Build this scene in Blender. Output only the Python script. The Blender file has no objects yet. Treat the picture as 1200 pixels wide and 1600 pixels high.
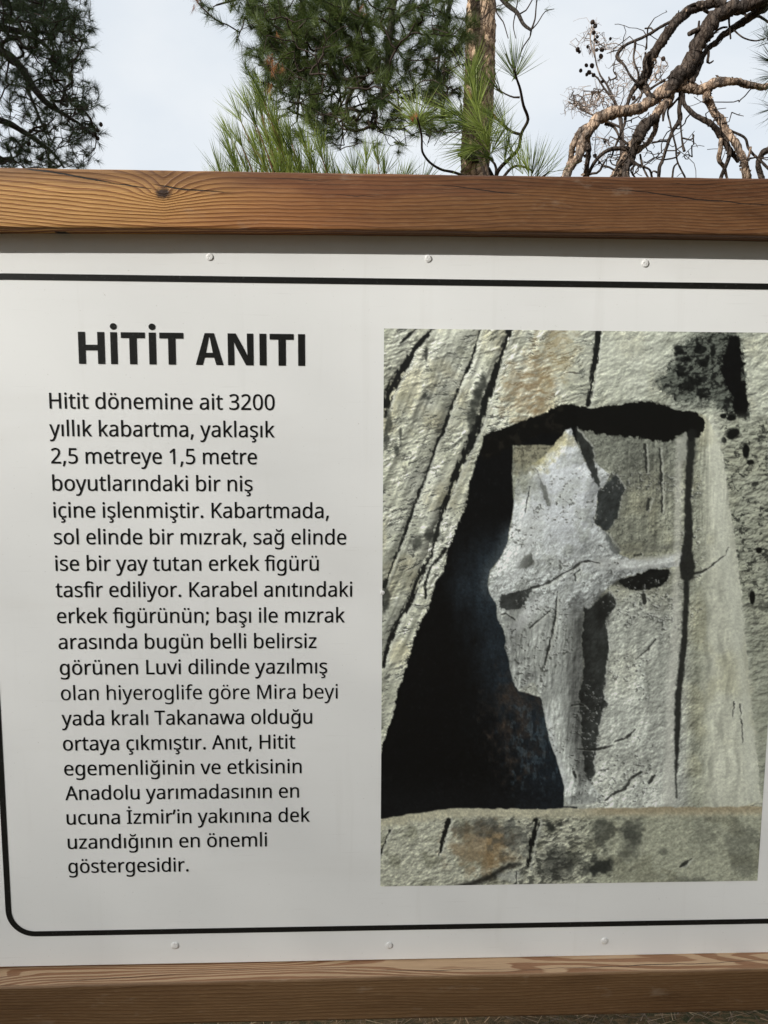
import bpy, math, random, json
import numpy as np
from mathutils import Vector, Matrix, noise as mnoise

S = bpy.context.scene
COL = S.collection
# ---------------------------------------------------------------- camera
D = 0.95                                   # metres from the lens to the face of the notice board
EYE = 1.5
F = 1230.0                                 # focal length in pixels of the 1200 x 1600 picture
YAW, PITCH, ROLL = [math.radians(a) for a in (-2.1508651, -6.7917371, -0.38699295)]
cy, sy, cp, sp, cr, sr = math.cos(YAW), math.sin(YAW), math.cos(PITCH), math.sin(PITCH), math.cos(ROLL), math.sin(ROLL)
ROT = (np.array([[cy, -sy, 0], [sy, cy, 0], [0, 0, 1]]) @ np.array([[1, 0, 0], [0, cp, -sp], [0, sp, cp]])
       @ np.array([[cr, 0, sr], [0, 1, 0], [-sr, 0, cr]]))
cam = bpy.data.cameras.new('camera')
cam.sensor_fit = 'HORIZONTAL'; cam.sensor_width = 36; cam.lens = 36*F/1200
cam.clip_start = .02; cam.clip_end = 2000
camo = bpy.data.objects.new('camera', cam); COL.objects.link(camo)
m3 = Matrix([[ROT[i][0], ROT[i][2], -ROT[i][1]] for i in range(3)])
camo.matrix_world = Matrix.Translation((0, 0, EYE)) @ m3.to_4x4()
S.camera = camo
S.render.resolution_x, S.render.resolution_y = 768, 1024
S.view_settings.view_transform = 'Standard'; S.view_settings.look = 'None'
S.view_settings.gamma = 1; S.view_settings.exposure = 0; S.view_settings.use_curve_mapping = False

def at(u, v, y):
    """world point seen at picture position (u, v) on the vertical plane y metres ahead"""
    d = ROT @ np.array([(u-600)/F, 1, -(v-800)/F])
    return np.array([d[0]/d[1]*y, y, EYE+d[2]/d[1]*y])

# ---------------------------------------------------------------- daylight: thin bright overcast with a low veiled sun
SUN_AZ, SUN_EL = math.radians(52), math.radians(28)       # azimuth measured from straight behind the viewer towards the left
sun_dir = Vector((-math.sin(SUN_AZ)*math.cos(SUN_EL), -math.cos(SUN_AZ)*math.cos(SUN_EL), math.sin(SUN_EL)))
sl = bpy.data.lights.new('sun', 'SUN'); sl.energy = 5.0; sl.angle = math.radians(.6); sl.color = (1.0, .97, .915)
so = bpy.data.objects.new('sun', sl); COL.objects.link(so)
so.rotation_euler = sun_dir.to_track_quat('Z', 'Y').to_euler(); so.location = (-6, -6, 9)
W = bpy.data.worlds.new('World'); S.world = W; W.use_nodes = True
nt = W.node_tree; nt.nodes.clear()
wo = nt.nodes.new('ShaderNodeOutputWorld'); bg = nt.nodes.new('ShaderNodeBackground')
sky = nt.nodes.new('ShaderNodeTexSky'); sky.sky_type = 'NISHITA'; sky.sun_disc = False
sky.sun_elevation = SUN_EL; sky.sun_rotation = math.atan2(sun_dir.x, sun_dir.y)
sky.air_density = 1; sky.dust_density = 1.5
tc = nt.nodes.new('ShaderNodeTexCoord'); mp = nt.nodes.new('ShaderNodeMapping'); mp.inputs['Scale'].default_value = (1.3, 1.3, 2.2)
nz = nt.nodes.new('ShaderNodeTexNoise'); nz.inputs['Scale'].default_value = 2.1; nz.inputs['Detail'].default_value = 5; nz.inputs['Roughness'].default_value = .5
rp = nt.nodes.new('ShaderNodeValToRGB')
rp.color_ramp.elements[0].position = .3; rp.color_ramp.elements[0].color = (7.3, 8.1, 9.0, 1)
rp.color_ramp.elements[1].position = .72; rp.color_ramp.elements[1].color = (10.1, 10.3, 10.4, 1)
mx = nt.nodes.new('ShaderNodeMixRGB'); mx.inputs[0].default_value = .9
nt.links.new(tc.outputs['Generated'], mp.inputs[0]); nt.links.new(mp.outputs[0], nz.inputs[0]); nt.links.new(nz.outputs['Fac'], rp.inputs[0])
nt.links.new(sky.outputs[0], mx.inputs[1]); nt.links.new(rp.outputs[0], mx.inputs[2])
nt.links.new(mx.outputs[0], bg.inputs[0]); bg.inputs[1].default_value = .1
nt.links.new(bg.outputs[0], wo.inputs[0])

# ---------------------------------------------------------------- helpers
def tag(o, label=None, cat=None, group=None, kind=None):
    if label: o['label'] = label
    if cat: o['category'] = cat
    if group: o['group'] = group
    if kind: o['kind'] = kind
    return o

def empty(name, loc, label, cat, group=None):
    o = bpy.data.objects.new(name, None); COL.objects.link(o); o.location = loc
    return tag(o, label, cat, group)

def link(name, me, mat=None, parent=None):
    """link a mesh given in world space; under a parent it keeps its place"""
    if mat is not None and not me.materials: me.materials.append(mat)
    o = bpy.data.objects.new(name, me); COL.objects.link(o)
    if parent is not None:
        o.parent = parent
        top = parent; off = Vector((0, 0, 0))
        while top is not None: off += top.location; top = top.parent
        me.transform(Matrix.Translation(-off))
    return o

class MB:
    """collects numpy vertices and faces of one mesh"""
    def __init__(s): s.v = []; s.f = []; s.n = 0; s.attr = {}
    def add(s, v, f, **attr):
        v = np.asarray(v, np.float32).reshape(-1, 3); s.v.append(v); s.f.append(np.asarray(f, np.int64)+s.n); s.n += len(v)
        for k, a in attr.items(): s.attr.setdefault(k, []).append(np.broadcast_to(np.asarray(a, np.float32), (len(v),)))
    def mesh(s, name, smooth=False):
        me = bpy.data.meshes.new(name)
        V = np.concatenate(s.v); me.vertices.add(len(V)); me.vertices.foreach_set('co', V.ravel())
        loops = np.concatenate([f.ravel() for f in s.f]); tot = np.concatenate([np.full(len(f), f.shape[1]) for f in s.f])
        me.loops.add(len(loops)); me.loops.foreach_set('vertex_index', loops.astype(np.int32))
        me.polygons.add(len(tot)); st = np.concatenate([[0], np.cumsum(tot)[:-1]])
        me.polygons.foreach_set('loop_start', st.astype(np.int32))
        me.polygons.foreach_set('use_smooth', np.full(len(tot), smooth, bool))
        for k, a in s.attr.items():
            at_ = me.attributes.new(k, 'FLOAT', 'POINT'); at_.data.foreach_set('value', np.concatenate(a).astype(np.float32))
        me.update(calc_edges=True); me.validate(); return me
    def box(s, x0, x1, y0, y1, z0, z1):
        v = [(x, y, z) for x in (x0, x1) for y in (y0, y1) for z in (z0, z1)]
        s.add(v, [(0, 1, 3, 2), (4, 6, 7, 5), (0, 4, 5, 1), (2, 3, 7, 6), (0, 2, 6, 4), (1, 5, 7, 3)])

def catmull(P, step):
    P = np.asarray(P, float)
    if len(P) == 2: 
        n = max(2, int(np.linalg.norm(P[1][:3]-P[0][:3])/step)+1); t = np.linspace(0, 1, n)[:, None]; return P[0]*(1-t)+P[1]*t
    Q = np.vstack([2*P[0]-P[1], P, 2*P[-1]-P[-2]]); out = []
    for i in range(1, len(Q)-2):
        p0, p1, p2, p3 = Q[i-1], Q[i], Q[i+1], Q[i+2]
        n = max(1, int(np.linalg.norm(p2[:3]-p1[:3])/step)); t = (np.arange(n)/n)[:, None]
        out.append(.5*((2*p1)+(-p0+p2)*t+(2*p0-5*p1+4*p2-p3)*t*t+(-p0+3*p1-3*p2+p3)*t**3))
    out.append(P[-1:]); return np.vstack(out)

def tube(mb, C, sides=8, rough=0., rs=None, flaky=0., **attr):
    """C: rows of x, y, z, radius"""
    C = np.asarray(C, float); n = len(C); P = C[:, :3]; R = np.maximum(C[:, 3], 1e-4)
    T = np.gradient(P, axis=0); T /= np.linalg.norm(T, axis=1)[:, None]+1e-9
    up = np.array([.31, .9, .28]); N = np.cross(T, up); N /= np.linalg.norm(N, axis=1)[:, None]+1e-9; B = np.cross(T, N)
    a = np.arange(sides)*2*math.pi/sides
    rad = R[:, None]*np.ones((1, sides))
    if rough and rs is not None:
        sm = rs.rand(n, sides); sm2 = rs.rand(n, sides)
        lo = (np.roll(sm, 1, 0)+sm+np.roll(sm, -1, 0)+np.roll(sm, 1, 1)+np.roll(sm, -1, 1))/5-.5
        rad = rad*(1+rough*2.2*lo+rough*.6*(sm2-.5))
        if flaky: rad = rad*(1+flaky*(sm2 > .86))
    V = P[:, None, :]+rad[..., None]*(np.cos(a)[None, :, None]*N[:, None, :]+np.sin(a)[None, :, None]*B[:, None, :])
    i = np.arange(n-1)[:, None]*sides; j = np.arange(sides)[None, :]; k = (j+1) % sides
    f = np.stack([i+j, i+k, i+sides+k, i+sides+j], -1).reshape(-1, 4)
    mb.add(V.reshape(-1, 3), f, **attr)
    tip = np.vstack([V[-1], P[-1:]+T[-1:]*R[-1]*.6]); mb.add(tip, [(q, (q+1) % sides, sides) for q in range(sides)], **attr)

# ---------------------------------------------------------------- material helpers
class NT:
    def __init__(s, name):
        s.m = bpy.data.materials.new(name); s.m.use_nodes = True; s.t = s.m.node_tree
        s.b = s.t.nodes['Principled BSDF']; s.o = s.t.nodes['Material Output']
    def n(s, kind, **kw):
        x = s.t.nodes.new(kind)
        for k, v in kw.items():
            if k in x.bl_rna.properties and k not in ('inputs',): setattr(x, k, v)
        return x
    def l(s, a, b): s.t.links.new(a, b)
    def val(s, x, sock):
        if isinstance(x, (int, float)): sock.default_value = x
        else: s.l(x, sock)
    def math(s, op, a, b=0., c=None, clamp=False):
        x = s.t.nodes.new('ShaderNodeMath'); x.operation = op; x.use_clamp = clamp
        s.val(a, x.inputs[0]); s.val(b, x.inputs[1])
        if c is not None: s.val(c, x.inputs[2])
        return x.outputs[0]
    def coord(s, scale=(1, 1, 1), which='Object', loc=(0, 0, 0)):
        c = s.t.nodes.new('ShaderNodeTexCoord'); m = s.t.nodes.new('ShaderNodeMapping')
        m.inputs['Scale'].default_value = scale; m.inputs['Location'].default_value = loc
        s.l(c.outputs[which], m.inputs[0]); return m.outputs[0]
    def noise(s, vec, scale=1., detail=4., rough=.5, dist=0., dim='3D'):
        x = s.t.nodes.new('ShaderNodeTexNoise'); x.noise_dimensions = dim
        x.inputs['Scale'].default_value = scale; x.inputs['Detail'].default_value = detail
        x.inputs['Roughness'].default_value = rough; x.inputs['Distortion'].default_value = dist
        s.l(vec, x.inputs['Vector']); return x.outputs['Fac']
    def ramp(s, fac, stops, interp='LINEAR'):
        x = s.t.nodes.new('ShaderNodeValToRGB'); x.color_ramp.interpolation = interp
        e = x.color_ramp.elements
        while len(e) < len(stops): e.new(.5)
        for k, (p, c) in enumerate(stops):
            e[k].position = p; e[k].color = (c if len(c) == 4 else tuple(c)+(1,)) if not isinstance(c, float) else (c, c, c, 1)
        s.l(fac, x.inputs[0]); return x.outputs[0]
    def mix(s, fac, a, b, mode='MIX'):
        x = s.t.nodes.new('ShaderNodeMixRGB'); x.blend_type = mode; s.val(fac, x.inputs[0])
        for k, q in ((1, a), (2, b)):
            if isinstance(q, tuple): x.inputs[k].default_value = q if len(q) == 4 else q+(1,)
            else: s.l(q, x.inputs[k])
        return x.outputs[0]
    def attr(s, name):
        x = s.t.nodes.new('ShaderNodeAttribute'); x.attribute_name = name; return x
    def bump(s, h, strength=.5, dist=.01, normal=None):
        x = s.t.nodes.new('ShaderNodeBump'); x.inputs['Strength'].default_value = strength; x.inputs['Distance'].default_value = dist
        s.l(h, x.inputs['Height'])
        if normal is not None: s.l(normal, x.inputs['Normal'])
        return x.outputs[0]
    def done(s, color=None, rough=.6, normal=None, spec=.5, metal=0.):
        if color is not None:
            if isinstance(color, tuple): s.b.inputs['Base Color'].default_value = color if len(color) == 4 else color+(1,)
            else: s.l(color, s.b.inputs['Base Color'])
        s.val(rough, s.b.inputs['Roughness']); s.b.inputs['Metallic'].default_value = metal
        s.b.inputs['Specular IOR Level'].default_value = spec
        if normal is not None: s.l(normal, s.b.inputs['Normal'])
        return s.m

def mat_wood(name, kind):
    k = NT(name)
    g = k.attr('grain').outputs['Fac']; tone = k.attr('tone').outputs['Fac']; kr = k.attr('knot').outputs['Fac']
    flat = k.attr('flat').outputs['Fac']
    obj = k.coord()
    fib = k.noise(k.coord((14, 500, 500)), 1, 5, .65)
    jag = k.noise(k.coord((300, 300, 300)), 1, 3, .6)
    crack = 0.
    for ci in range(3):      # half width of each check minus the distance from its line, in millimetres
        q = k.math('SUBTRACT', k.math('MULTIPLY', k.attr('gape%d' % ci).outputs['Fac'], k.math('ADD', .55, jag)), k.math('ABSOLUTE', k.attr('crack%d' % ci).outputs['Fac']))
        q = k.math('MULTIPLY', k.math('ADD', q, .05), 4., clamp=True); crack = k.math('MAXIMUM', crack, q)
    knot = k.ramp(k.math('MULTIPLY', k.math('ADD', kr, k.math('SUBTRACT', jag, .5)), .5), [(.28, 1.), (.62, 0.)])
    fib2 = k.noise(k.coord((55, 1500, 1500)), 1, 3, .6)
    blot = k.noise(k.coord((3.5, 9, 14)), 1, 4, .6)
    wob = k.noise(k.coord((9, 60, 60)), 1, 3, .5)
    wob2 = k.noise(k.coord((40, 120, 120)), 1, 2, .5)
    g2_ = k.math('ADD', g, k.math('MULTIPLY', k.math('MULTIPLY', tone, g), .0))
    ph = k.math('ADD', k.math('ADD', g2_, k.math('MULTIPLY', wob, .9)), k.math('MULTIPLY', wob2, .22))
    fr = k.math('FRACT', ph)
    ring = k.ramp(fr, [(0, 0.), (.45, .18), (.80, .85), (.90, 1.), (1., 0.)])
    ring = k.mix(k.math('MULTIPLY', tone, .28), ring, k.ramp(wob2, [(.35, .2), (.65, .8)]))
    # broad figure of the flat-sawn top face
    ff = k.math('FRACT', k.math('ADD', k.math('MULTIPLY', g, 1.), k.math('MULTIPLY', wob, .8)))
    band = k.ramp(ff, [(0, 0.), (.38, .05), (.46, .9), (.93, 1.), (1., .0)])
    ringm = k.mix(flat, ring, band)
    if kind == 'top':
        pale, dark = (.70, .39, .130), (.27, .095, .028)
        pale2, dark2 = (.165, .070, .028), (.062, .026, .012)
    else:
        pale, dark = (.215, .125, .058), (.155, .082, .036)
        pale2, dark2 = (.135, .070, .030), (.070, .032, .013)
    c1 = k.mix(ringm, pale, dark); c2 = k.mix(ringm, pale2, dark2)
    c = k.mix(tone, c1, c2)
    c = k.mix(k.math('MULTIPLY', k.attr('heart').outputs['Fac'], .55), c, k.mix(ringm, (.46, .165, .055), (.20, .060, .020)))
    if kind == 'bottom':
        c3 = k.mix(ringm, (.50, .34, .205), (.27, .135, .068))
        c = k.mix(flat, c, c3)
    c = k.mix(k.math('MULTIPLY', k.ramp(fib, [(.35, 0.), (.75, 1.)]), .38), c, k.mix(1., c, (.52, .47, .42), 'MULTIPLY'))
    c = k.mix(k.math('MULTIPLY', k.ramp(fib2, [(.55, 0.), (.8, 1.)]), .22), c, (.62, .46, .27))
    c = k.mix(k.math('MULTIPLY', k.ramp(blot, [(.42, 0.), (.68, 1.)]), .42), c, k.mix(1., c, (.60, .55, .52), 'MULTIPLY'))
    grey = k.noise(k.coord((16, 40, 40), loc=(3, 1, 2)), 1, 5, .65)
    c = k.mix(k.math('MULTIPLY', k.ramp(grey, [(.60, 0.), (.72, 1.)]), .22), c, (.42, .35, .27))
    stain = k.noise(k.coord((5, 30, 30), loc=(7, 4, 1)), 1, 5, .6)
    c = k.mix(k.math('MULTIPLY', k.ramp(stain, [(.56, 0.), (.70, 1.)]), .5), c, k.mix(1., c, (.42, .36, .34), 'MULTIPLY'))
    c = k.mix(knot, c, (.045, .022, .012))
    c = k.mix(crack, c, (.016, .009, .006))
    h = k.math('ADD', k.math('MULTIPLY', ringm, .55), k.math('MULTIPLY', fib, .55))
    h = k.math('ADD', h, k.math('MULTIPLY', fib2, .35))
    h = k.math('SUBTRACT', h, k.math('MULTIPLY', crack, 2.5))
    nrm = k.bump(h, .75 if kind == 'top' else .4, .0016)
    bn = nrm.node; k.l(k.math('MULTIPLY', k.math('SUBTRACT', 1.25, tone), .6 if kind == 'top' else .35), bn.inputs['Strength'])
    return k.done(c, k.ramp(fib, [(.3, .45), (.8, .68)]), nrm, .35)

def mat_bark(name, pale, dark, moss, scale=1., bumpd=.01, amt=.5, side=None):
    k = NT(name)
    v = k.t.nodes.new('ShaderNodeTexVoronoi'); v.feature = 'DISTANCE_TO_EDGE'; v.inputs['Scale'].default_value = 1
    wv = k.coord((38*scale, 38*scale, 15*scale))
    ds = k.noise(k.coord((60*scale,)*3), 1, 4, .6)
    ad = k.t.nodes.new('ShaderNodeVectorMath'); ad.operation = 'ADD'
    cmb = k.t.nodes.new('ShaderNodeCombineXYZ'); k.l(ds, cmb.inputs[0]); k.l(ds, cmb.inputs[1]); k.l(ds, cmb.inputs[2])
    k.l(wv, ad.inputs[0]); k.l(cmb.outputs[0], ad.inputs[1]); k.l(ad.outputs[0], v.inputs['Vector'])
    edge = k.ramp(v.outputs['Distance'], [(0., 0.), (.16, 1.)])
    plate = k.noise(k.coord((22*scale, 22*scale, 10*scale)), 1, 5, .62)
    fine = k.noise(k.coord((180*scale,)*3), 1, 4, .65)
    c = k.mix(k.ramp(plate, [(amt-.10, 0.), (amt+.10, 1.)]), pale, dark)
    c = k.mix(k.math('MULTIPLY', k.ramp(fine, [(.4, 0.), (.7, 1.)]), .55), c, moss)
    chip = k.noise(k.coord((75*scale, 75*scale, 48*scale), loc=(2, 5, 1)), 1, 5, .7)
    c = k.mix(k.math('MULTIPLY', k.ramp(chip, [(.55, 0.), (.60, 1.)]), .75), c, k.mix(1., dark, (.7, .7, .7), 'MULTIPLY') if False else tuple(x*.7 for x in dark))
    c = k.mix(k.math('SUBTRACT', 1., edge, clamp=True), c, k.mix(1., c, (.32, .28, .26), 'MULTIPLY'))
    h = k.math('ADD', k.math('MULTIPLY', edge, .6), k.math('ADD', k.math('MULTIPLY', plate, .8), k.math('MULTIPLY', fine, .35)))
    return k.done(c, .85, k.bump(h, .9, bumpd), .15)

def mat_needle(name, lo, hi, tip=None, trans=.35):
    k = NT(name)
    f = k.attr('shade').outputs['Fac']
    c = k.mix(f, lo, hi)
    k.done(c, .42, None, .35)
    tr = k.t.nodes.new('ShaderNodeBsdfTranslucent'); k.l(c, tr.inputs[0])
    ms = k.t.nodes.new('ShaderNodeMixShader'); ms.inputs[0].default_value = trans
    k.l(k.b.outputs[0], ms.inputs[1]); k.l(tr.outputs[0], ms.inputs[2]); k.l(ms.outputs[0], k.o.inputs[0])
    return k.m

def mat_plain(name, c, rough=.6, spec=.5, metal=0., var=.12, sc=30, bumpd=0.):
    k = NT(name); n = k.noise(k.coord((sc,)*3), 1, 5, .6)
    col = k.mix(k.math('MULTIPLY', k.ramp(n, [(.35, 0.), (.65, 1.)]), var), c, k.mix(1., c, (.55, .55, .55), 'MULTIPLY'))
    return k.done(col, rough, k.bump(n, .5, bumpd) if bumpd else None, spec, metal)

# ---------------------------------------------------------------- numpy noise and the printed picture
def lattice_noise(x, y, seed):
    rs = np.random.RandomState(seed); L = rs.rand(256, 256).astype(np.float32)
    xi = np.floor(x).astype(int); yi = np.floor(y).astype(int)
    fx = x - xi; fy = y - yi
    fx = fx*fx*fx*(fx*(fx*6-15)+10); fy = fy*fy*fy*(fy*(fy*6-15)+10)
    a = L[xi & 255, yi & 255]; b = L[(xi+1) & 255, yi & 255]
    c = L[xi & 255, (yi+1) & 255]; d = L[(xi+1) & 255, (yi+1) & 255]
    return (a*(1-fx)+b*fx)*(1-fy)+(c*(1-fx)+d*fx)*fy

def fbm(x, y, seed, octaves=4, gain=.5):
    t = 0; a = 1; s = 0
    for k in range(octaves):
        t = t+a*lattice_noise(x*2**k+17*k, y*2**k+31*k, seed+k); s += a; a *= gain
    return t/s

def smooth(e0, e1, v):
    t = np.clip((v-e0)/(e1-e0), 0, 1); return t*t*(3-2*t)

def stroke(U, V, pts, width, soft=1.0):
    """0..1 coverage of a line through pts=(x, y, width) in picture space"""
    best = np.full(U.shape, 1e9, np.float32)
    for (x0, y0, w0), (x1, y1, w1) in zip(pts[:-1], pts[1:]):
        dx, dy = x1-x0, y1-y0; L2 = dx*dx+dy*dy+1e-6
        t = np.clip(((U-x0)*dx+(V-y0)*dy)/L2, 0, 1)
        d = np.hypot(U-x0-t*dx, V-y0-t*dy)-(w0+(w1-w0)*t)*.5*width
        best = np.minimum(best, d)
    return 1-smooth(-soft, soft, best)

def poly_sd(U, V, pts):
    best = np.full(U.shape, 1e9, np.float32); inside = np.zeros(U.shape, bool)
    n = len(pts)
    for i in range(n):
        x0, y0 = pts[i]; x1, y1 = pts[(i+1) % n]
        dx, dy = x1-x0, y1-y0; L2 = dx*dx+dy*dy+1e-6
        t = np.clip(((U-x0)*dx+(V-y0)*dy)/L2, 0, 1)
        best = np.minimum(best, np.hypot(U-x0-t*dx, V-y0-t*dy))
        if y0 != y1:
            c = ((y0 > V) != (y1 > V)) & (U < (x1-x0)*(V-y0)/(y1-y0)+x0); inside ^= c
    return np.where(inside, -best, best)

def chaikin(pts):
    out = []
    for i in range(len(pts)):
        (x0, y0), (x1, y1) = pts[i], pts[(i+1) % len(pts)]
        out += [(x0*.86+x1*.14, y0*.86+y1*.14), (x0*.14+x1*.86, y0*.14+y1*.86)]
    return out

def mask(U, V, pts, soft=1.2, rough=0., seed=5):
    d = poly_sd(U, V, chaikin(pts))
    if rough: d = d+(fbm(U/6, V/8, seed, 4, .7)-.5)*rough*10
    return 1-smooth(-soft, soft, d)

def blob(U, V, x, y, rx, ry, rough=.5, seed=9, soft=.35):
    r = np.hypot((U-x)/rx, (V-y)/ry)+(fbm(U/9, V/9, seed, 3)-.5)*rough*2
    return 1-smooth(1-soft, 1+soft, r)

def paint_print(U, V):
    """the photograph of a rock carving printed on the board: colour (sRGB 0..1) at print coordinates U, V"""
    def mix(c, col, m):
        return c*(1-m[..., None])+np.array(col, np.float32)/255*m[..., None]
    # worn rock: ripples that rise to the right, finer grit, all lit from the upper right
    def shade(h, k):
        gy, gx = np.gradient(h); return np.clip((gx*.6+gy*.8)*k*.5, -.62, .2)
    a = math.radians(-17); ca, sa = math.cos(a), math.sin(a)
    P = U*ca+V*sa; Q = -U*sa+V*ca
    wx = (fbm(U/40, V/40, 3)-.5)*22; wy = (fbm(U/35, V/35, 4)-.5)*16
    rip = fbm((P+wx)/17, (Q+wy)/6.0, 11, 4, .55)
    rip2 = fbm((P+wx)/9, (Q+wy)/4.0, 61, 3, .55)
    big = fbm(U/60, V/75, 21, 3)
    grit = fbm(U/3.2, V/3.2, 31, 3, .7)
    lump = fbm(U/24, V/20, 41, 4)
    vert = fbm(U/8+wx*.1, V/60, 51, 4)
    n = np.random.RandomState(7).rand(*U.shape).astype(np.float32)-.5
    rsh = shade(rip, 1.9)+shade(rip2, 1.5)+shade(grit, .6)
    rsh = rsh*1.15*(.40+1.1*smooth(.32, .66, fbm(U/34+5, V/26, 73, 3)))
    pits = smooth(.60, .72, rip2)*smooth(.36, .60, fbm(U/26, V/26, 71, 3))
    dash = fbm((P+wx)/11, (Q+wy)/2.6, 63, 3, .6)
    dshl = fbm((P+wx)/11, (Q+wy-1.6)/2.6, 63, 3, .6)
    dmask = smooth(.36, .62, fbm(U/28, V/24, 75, 3))
    # zones
    tilt = (U-600)-(1280-V)*.0
    left = np.ones_like(U)
    rightrock = smooth(-6, 14, U-(1118+np.clip((V-700)*.12, 0, 60))+(fbm(U/20, V/14, 81)-.5)*26)*(1-smooth(1225, 1262, V))
    col = np.empty(U.shape+(3,), np.float32); col[:] = np.array((187, 188, 168))/255
    col = mix(col, (205, 207, 190), smooth(.45, .7, big)*.6)
    col = mix(col, (158, 160, 140), smooth(.52, .8, lump)*.55)
    col = mix(col, (176, 166, 128), smooth(.5, .75, fbm(U/45, V/60, 91))*.35)
    col = col*(1+rsh[..., None]*1.1)
    col = mix(col, (52, 54, 49), smooth(.58, .70, dash)*dmask*.70)
    col = mix(col, (216, 218, 204), smooth(.60, .70, dshl)*(1-smooth(.60, .70, dash))*dmask*.45)
    col = mix(col, (48, 50, 46), pits*.22)
    V_ = V
    for xs_c, ys_c, kk in (([797, 776, 750, 722, 692, 651, 623, 597], [513, 577, 655, 719, 795, 906, 968, 1045], .42), ([751, 735, 711, 692, 668, 645, 616, 590], [513, 567, 621, 676, 740, 795, 875, 940], .26),
                           ([690, 644, 623, 602, 590], [500, 549, 585, 634, 670], .34), ([936, 934, 926, 918], [513, 530, 585, 632], .22)):
        dxx = U-np.interp(V, ys_c, xs_c)+(fbm(U/30, V/18, 77, 2)-.5)*10; on = 1-smooth(ys_c[-1]-10, ys_c[-1]+14, V)
        col = col*(1-(kk*np.exp(np.minimum(dxx, 0)/13)*(dxx < 0)*on)[..., None])
        col = col*(1+(.10*np.exp(-np.maximum(dxx, 0)/22)*(dxx >= 0)*on)[..., None])
    # slanted streaking along the beds of the left slab
    bed = fbm((U+V*.42)/8, (V-U*.42)/90, 101, 4)
    col = col*(1+((bed-.5)*.95*(1-smooth(820, 900, U)))[..., None])
    col = mix(col, (62, 64, 56), smooth(.60, .74, bed)*smooth(.5, .66, rip2)*(1-smooth(780, 860, U))*.55)
    top_r = smooth(880, 960, U)*(1-smooth(640, 665, V))
    col = mix(col, (168, 172, 156), top_r*.5)
    h3 = fbm(U/15+wx*.05, V/12, 111, 4, .6)
    col = col*(1+(shade(h3, 5.5)*top_r)[..., None])
    # ochre lichen
    for x, y, rx, ry, c, k in ((868, 540, 30, 34, (150, 132, 92), .6), (824, 612, 36, 48, (146, 124, 88), .7), (855, 580, 26, 30, (160, 144, 106), .5),
                               (840, 605, 20, 40, (120, 100, 70), .5)):
        col = mix(col, c, blob(U, V, x, y, rx, ry, .8, int(x), .6)*k*np.clip(.1+1.6*(dash-.2), 0, 1))
    col = mix(col, (196, 198, 182), blob(U, V, 985, 560, 60, 50, .6, 55, .6)*.35)
    # dark broken patch, upper right
    soft_ = smooth(1010, 1100, U+(V-560)*.3+(fbm(U/18, V/12, 79, 3)-.5)*70)*(1-smooth(632, 652, V))*(1-smooth(1150, 1170, U))
    col = mix(col, (120, 124, 112), soft_*.75); col = col*(1+(shade(fbm(U/12, V/8, 122, 4, .6), 10)*soft_)[..., None])
    dark = mask(U, V, [(1058, 541), (1086, 526), (1122, 518), (1148, 519), (1161, 552), (1161, 585), (1168, 624), (1169, 655), (1140, 648), (1116, 630),
                       (1091, 624), (1055, 622), (1034, 610), (1018, 598), (1055, 570)], 5, 3.2, 6)
    col = mix(col, (78, 82, 74), dark*.9)
    col = col*(1+(shade(fbm(U/9, V/6, 121, 4, .6), 11)*dark)[..., None])
    cell = smooth(.54, .66, fbm(U/9, V/8, 131, 4, .6))
    col = mix(col, (18, 19, 18), dark*cell*.8)
    core = mask(U, V, [(1128, 549), (1148, 518), (1161, 552), (1160, 588), (1168, 624), (1169, 655), (1145, 645), (1141, 611), (1127, 585)], 2, 1.6, 8)
    col = mix(col, (12, 12, 12), core*.97)
    for x, y, rx, ry in ((1062, 549, 6, 6), (1068, 562, 10, 3), (1062, 578, 6, 9), (1094, 545, 9, 6), (1100, 567, 6, 12), (1080, 600, 15, 9), (1094, 614, 7, 10), (1112, 552, 4, 13)):
        col = mix(col, (14, 15, 14), blob(U, V, x, y, rx, ry, 1.1, int(x), .35)*.85)
    # cracks of the left slab
    wob = (fbm(U/5, V/5, 141, 3)-.5)*4.0
    wide = .55+.9*fbm(U/9, V/14, 151, 3)
    U2 = U+wob
    def crack(pts, c=(20, 21, 20), k=.96, soft=1.1, w=1.): 
        nonlocal col
        m = np.zeros_like(U)
        best = stroke(U2, V, pts, w, soft); 
        # pinch and swell
        thin = stroke(U2, V, [(x, y, ww*.45) for x, y, ww in pts], w, soft)
        m = np.maximum(thin, best*smooth(.42, .55, wide-.45))
        lit = stroke(U2-2.6, V-.8, pts, w*1.15, 1.6)*(1-best)
        col = mix(col, (214, 216, 202), lit*.45)
        col = mix(col, c, m*k)
    crack([(651, 513, 5), (640, 523, 6), (626, 536, 2)])
    crack([(677, 513, 6), (644, 549, 8), (636, 567, 10), (623, 585, 14), (608, 614, 15), (602, 634, 8)], w=1.1)
    crack([(614, 618, 3), (606, 636, 6), (602, 652, 4)])
    crack([(751, 513, 3), (742, 544, 4), (735, 567, 5), (720, 598, 5), (711, 621, 5), (698, 655, 6), (692, 676, 6), (684, 688, 5), (676, 714, 3), (667, 740, 6), (655, 768, 5),
           (645, 795, 5), (629, 842, 5), (616, 875, 5), (600, 917, 6)])
    crack([(797, 513, 9), (788, 541, 10), (776, 577, 10), (760, 624, 12), (750, 655, 14), (737, 686, 14), (722, 719, 12), (711, 743, 11), (701, 774, 9), (692, 795, 9), (686, 818, 6),
           (673, 870, 7), (651, 906, 12), (639, 942, 10), (623, 968, 9), (615, 986, 9), (604, 1017, 6), (598, 1043, 5)], w=1.05)
    crack([(696, 858, 7), (673, 886, 6), (664, 911, 5), (665, 934, 4)])
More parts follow.
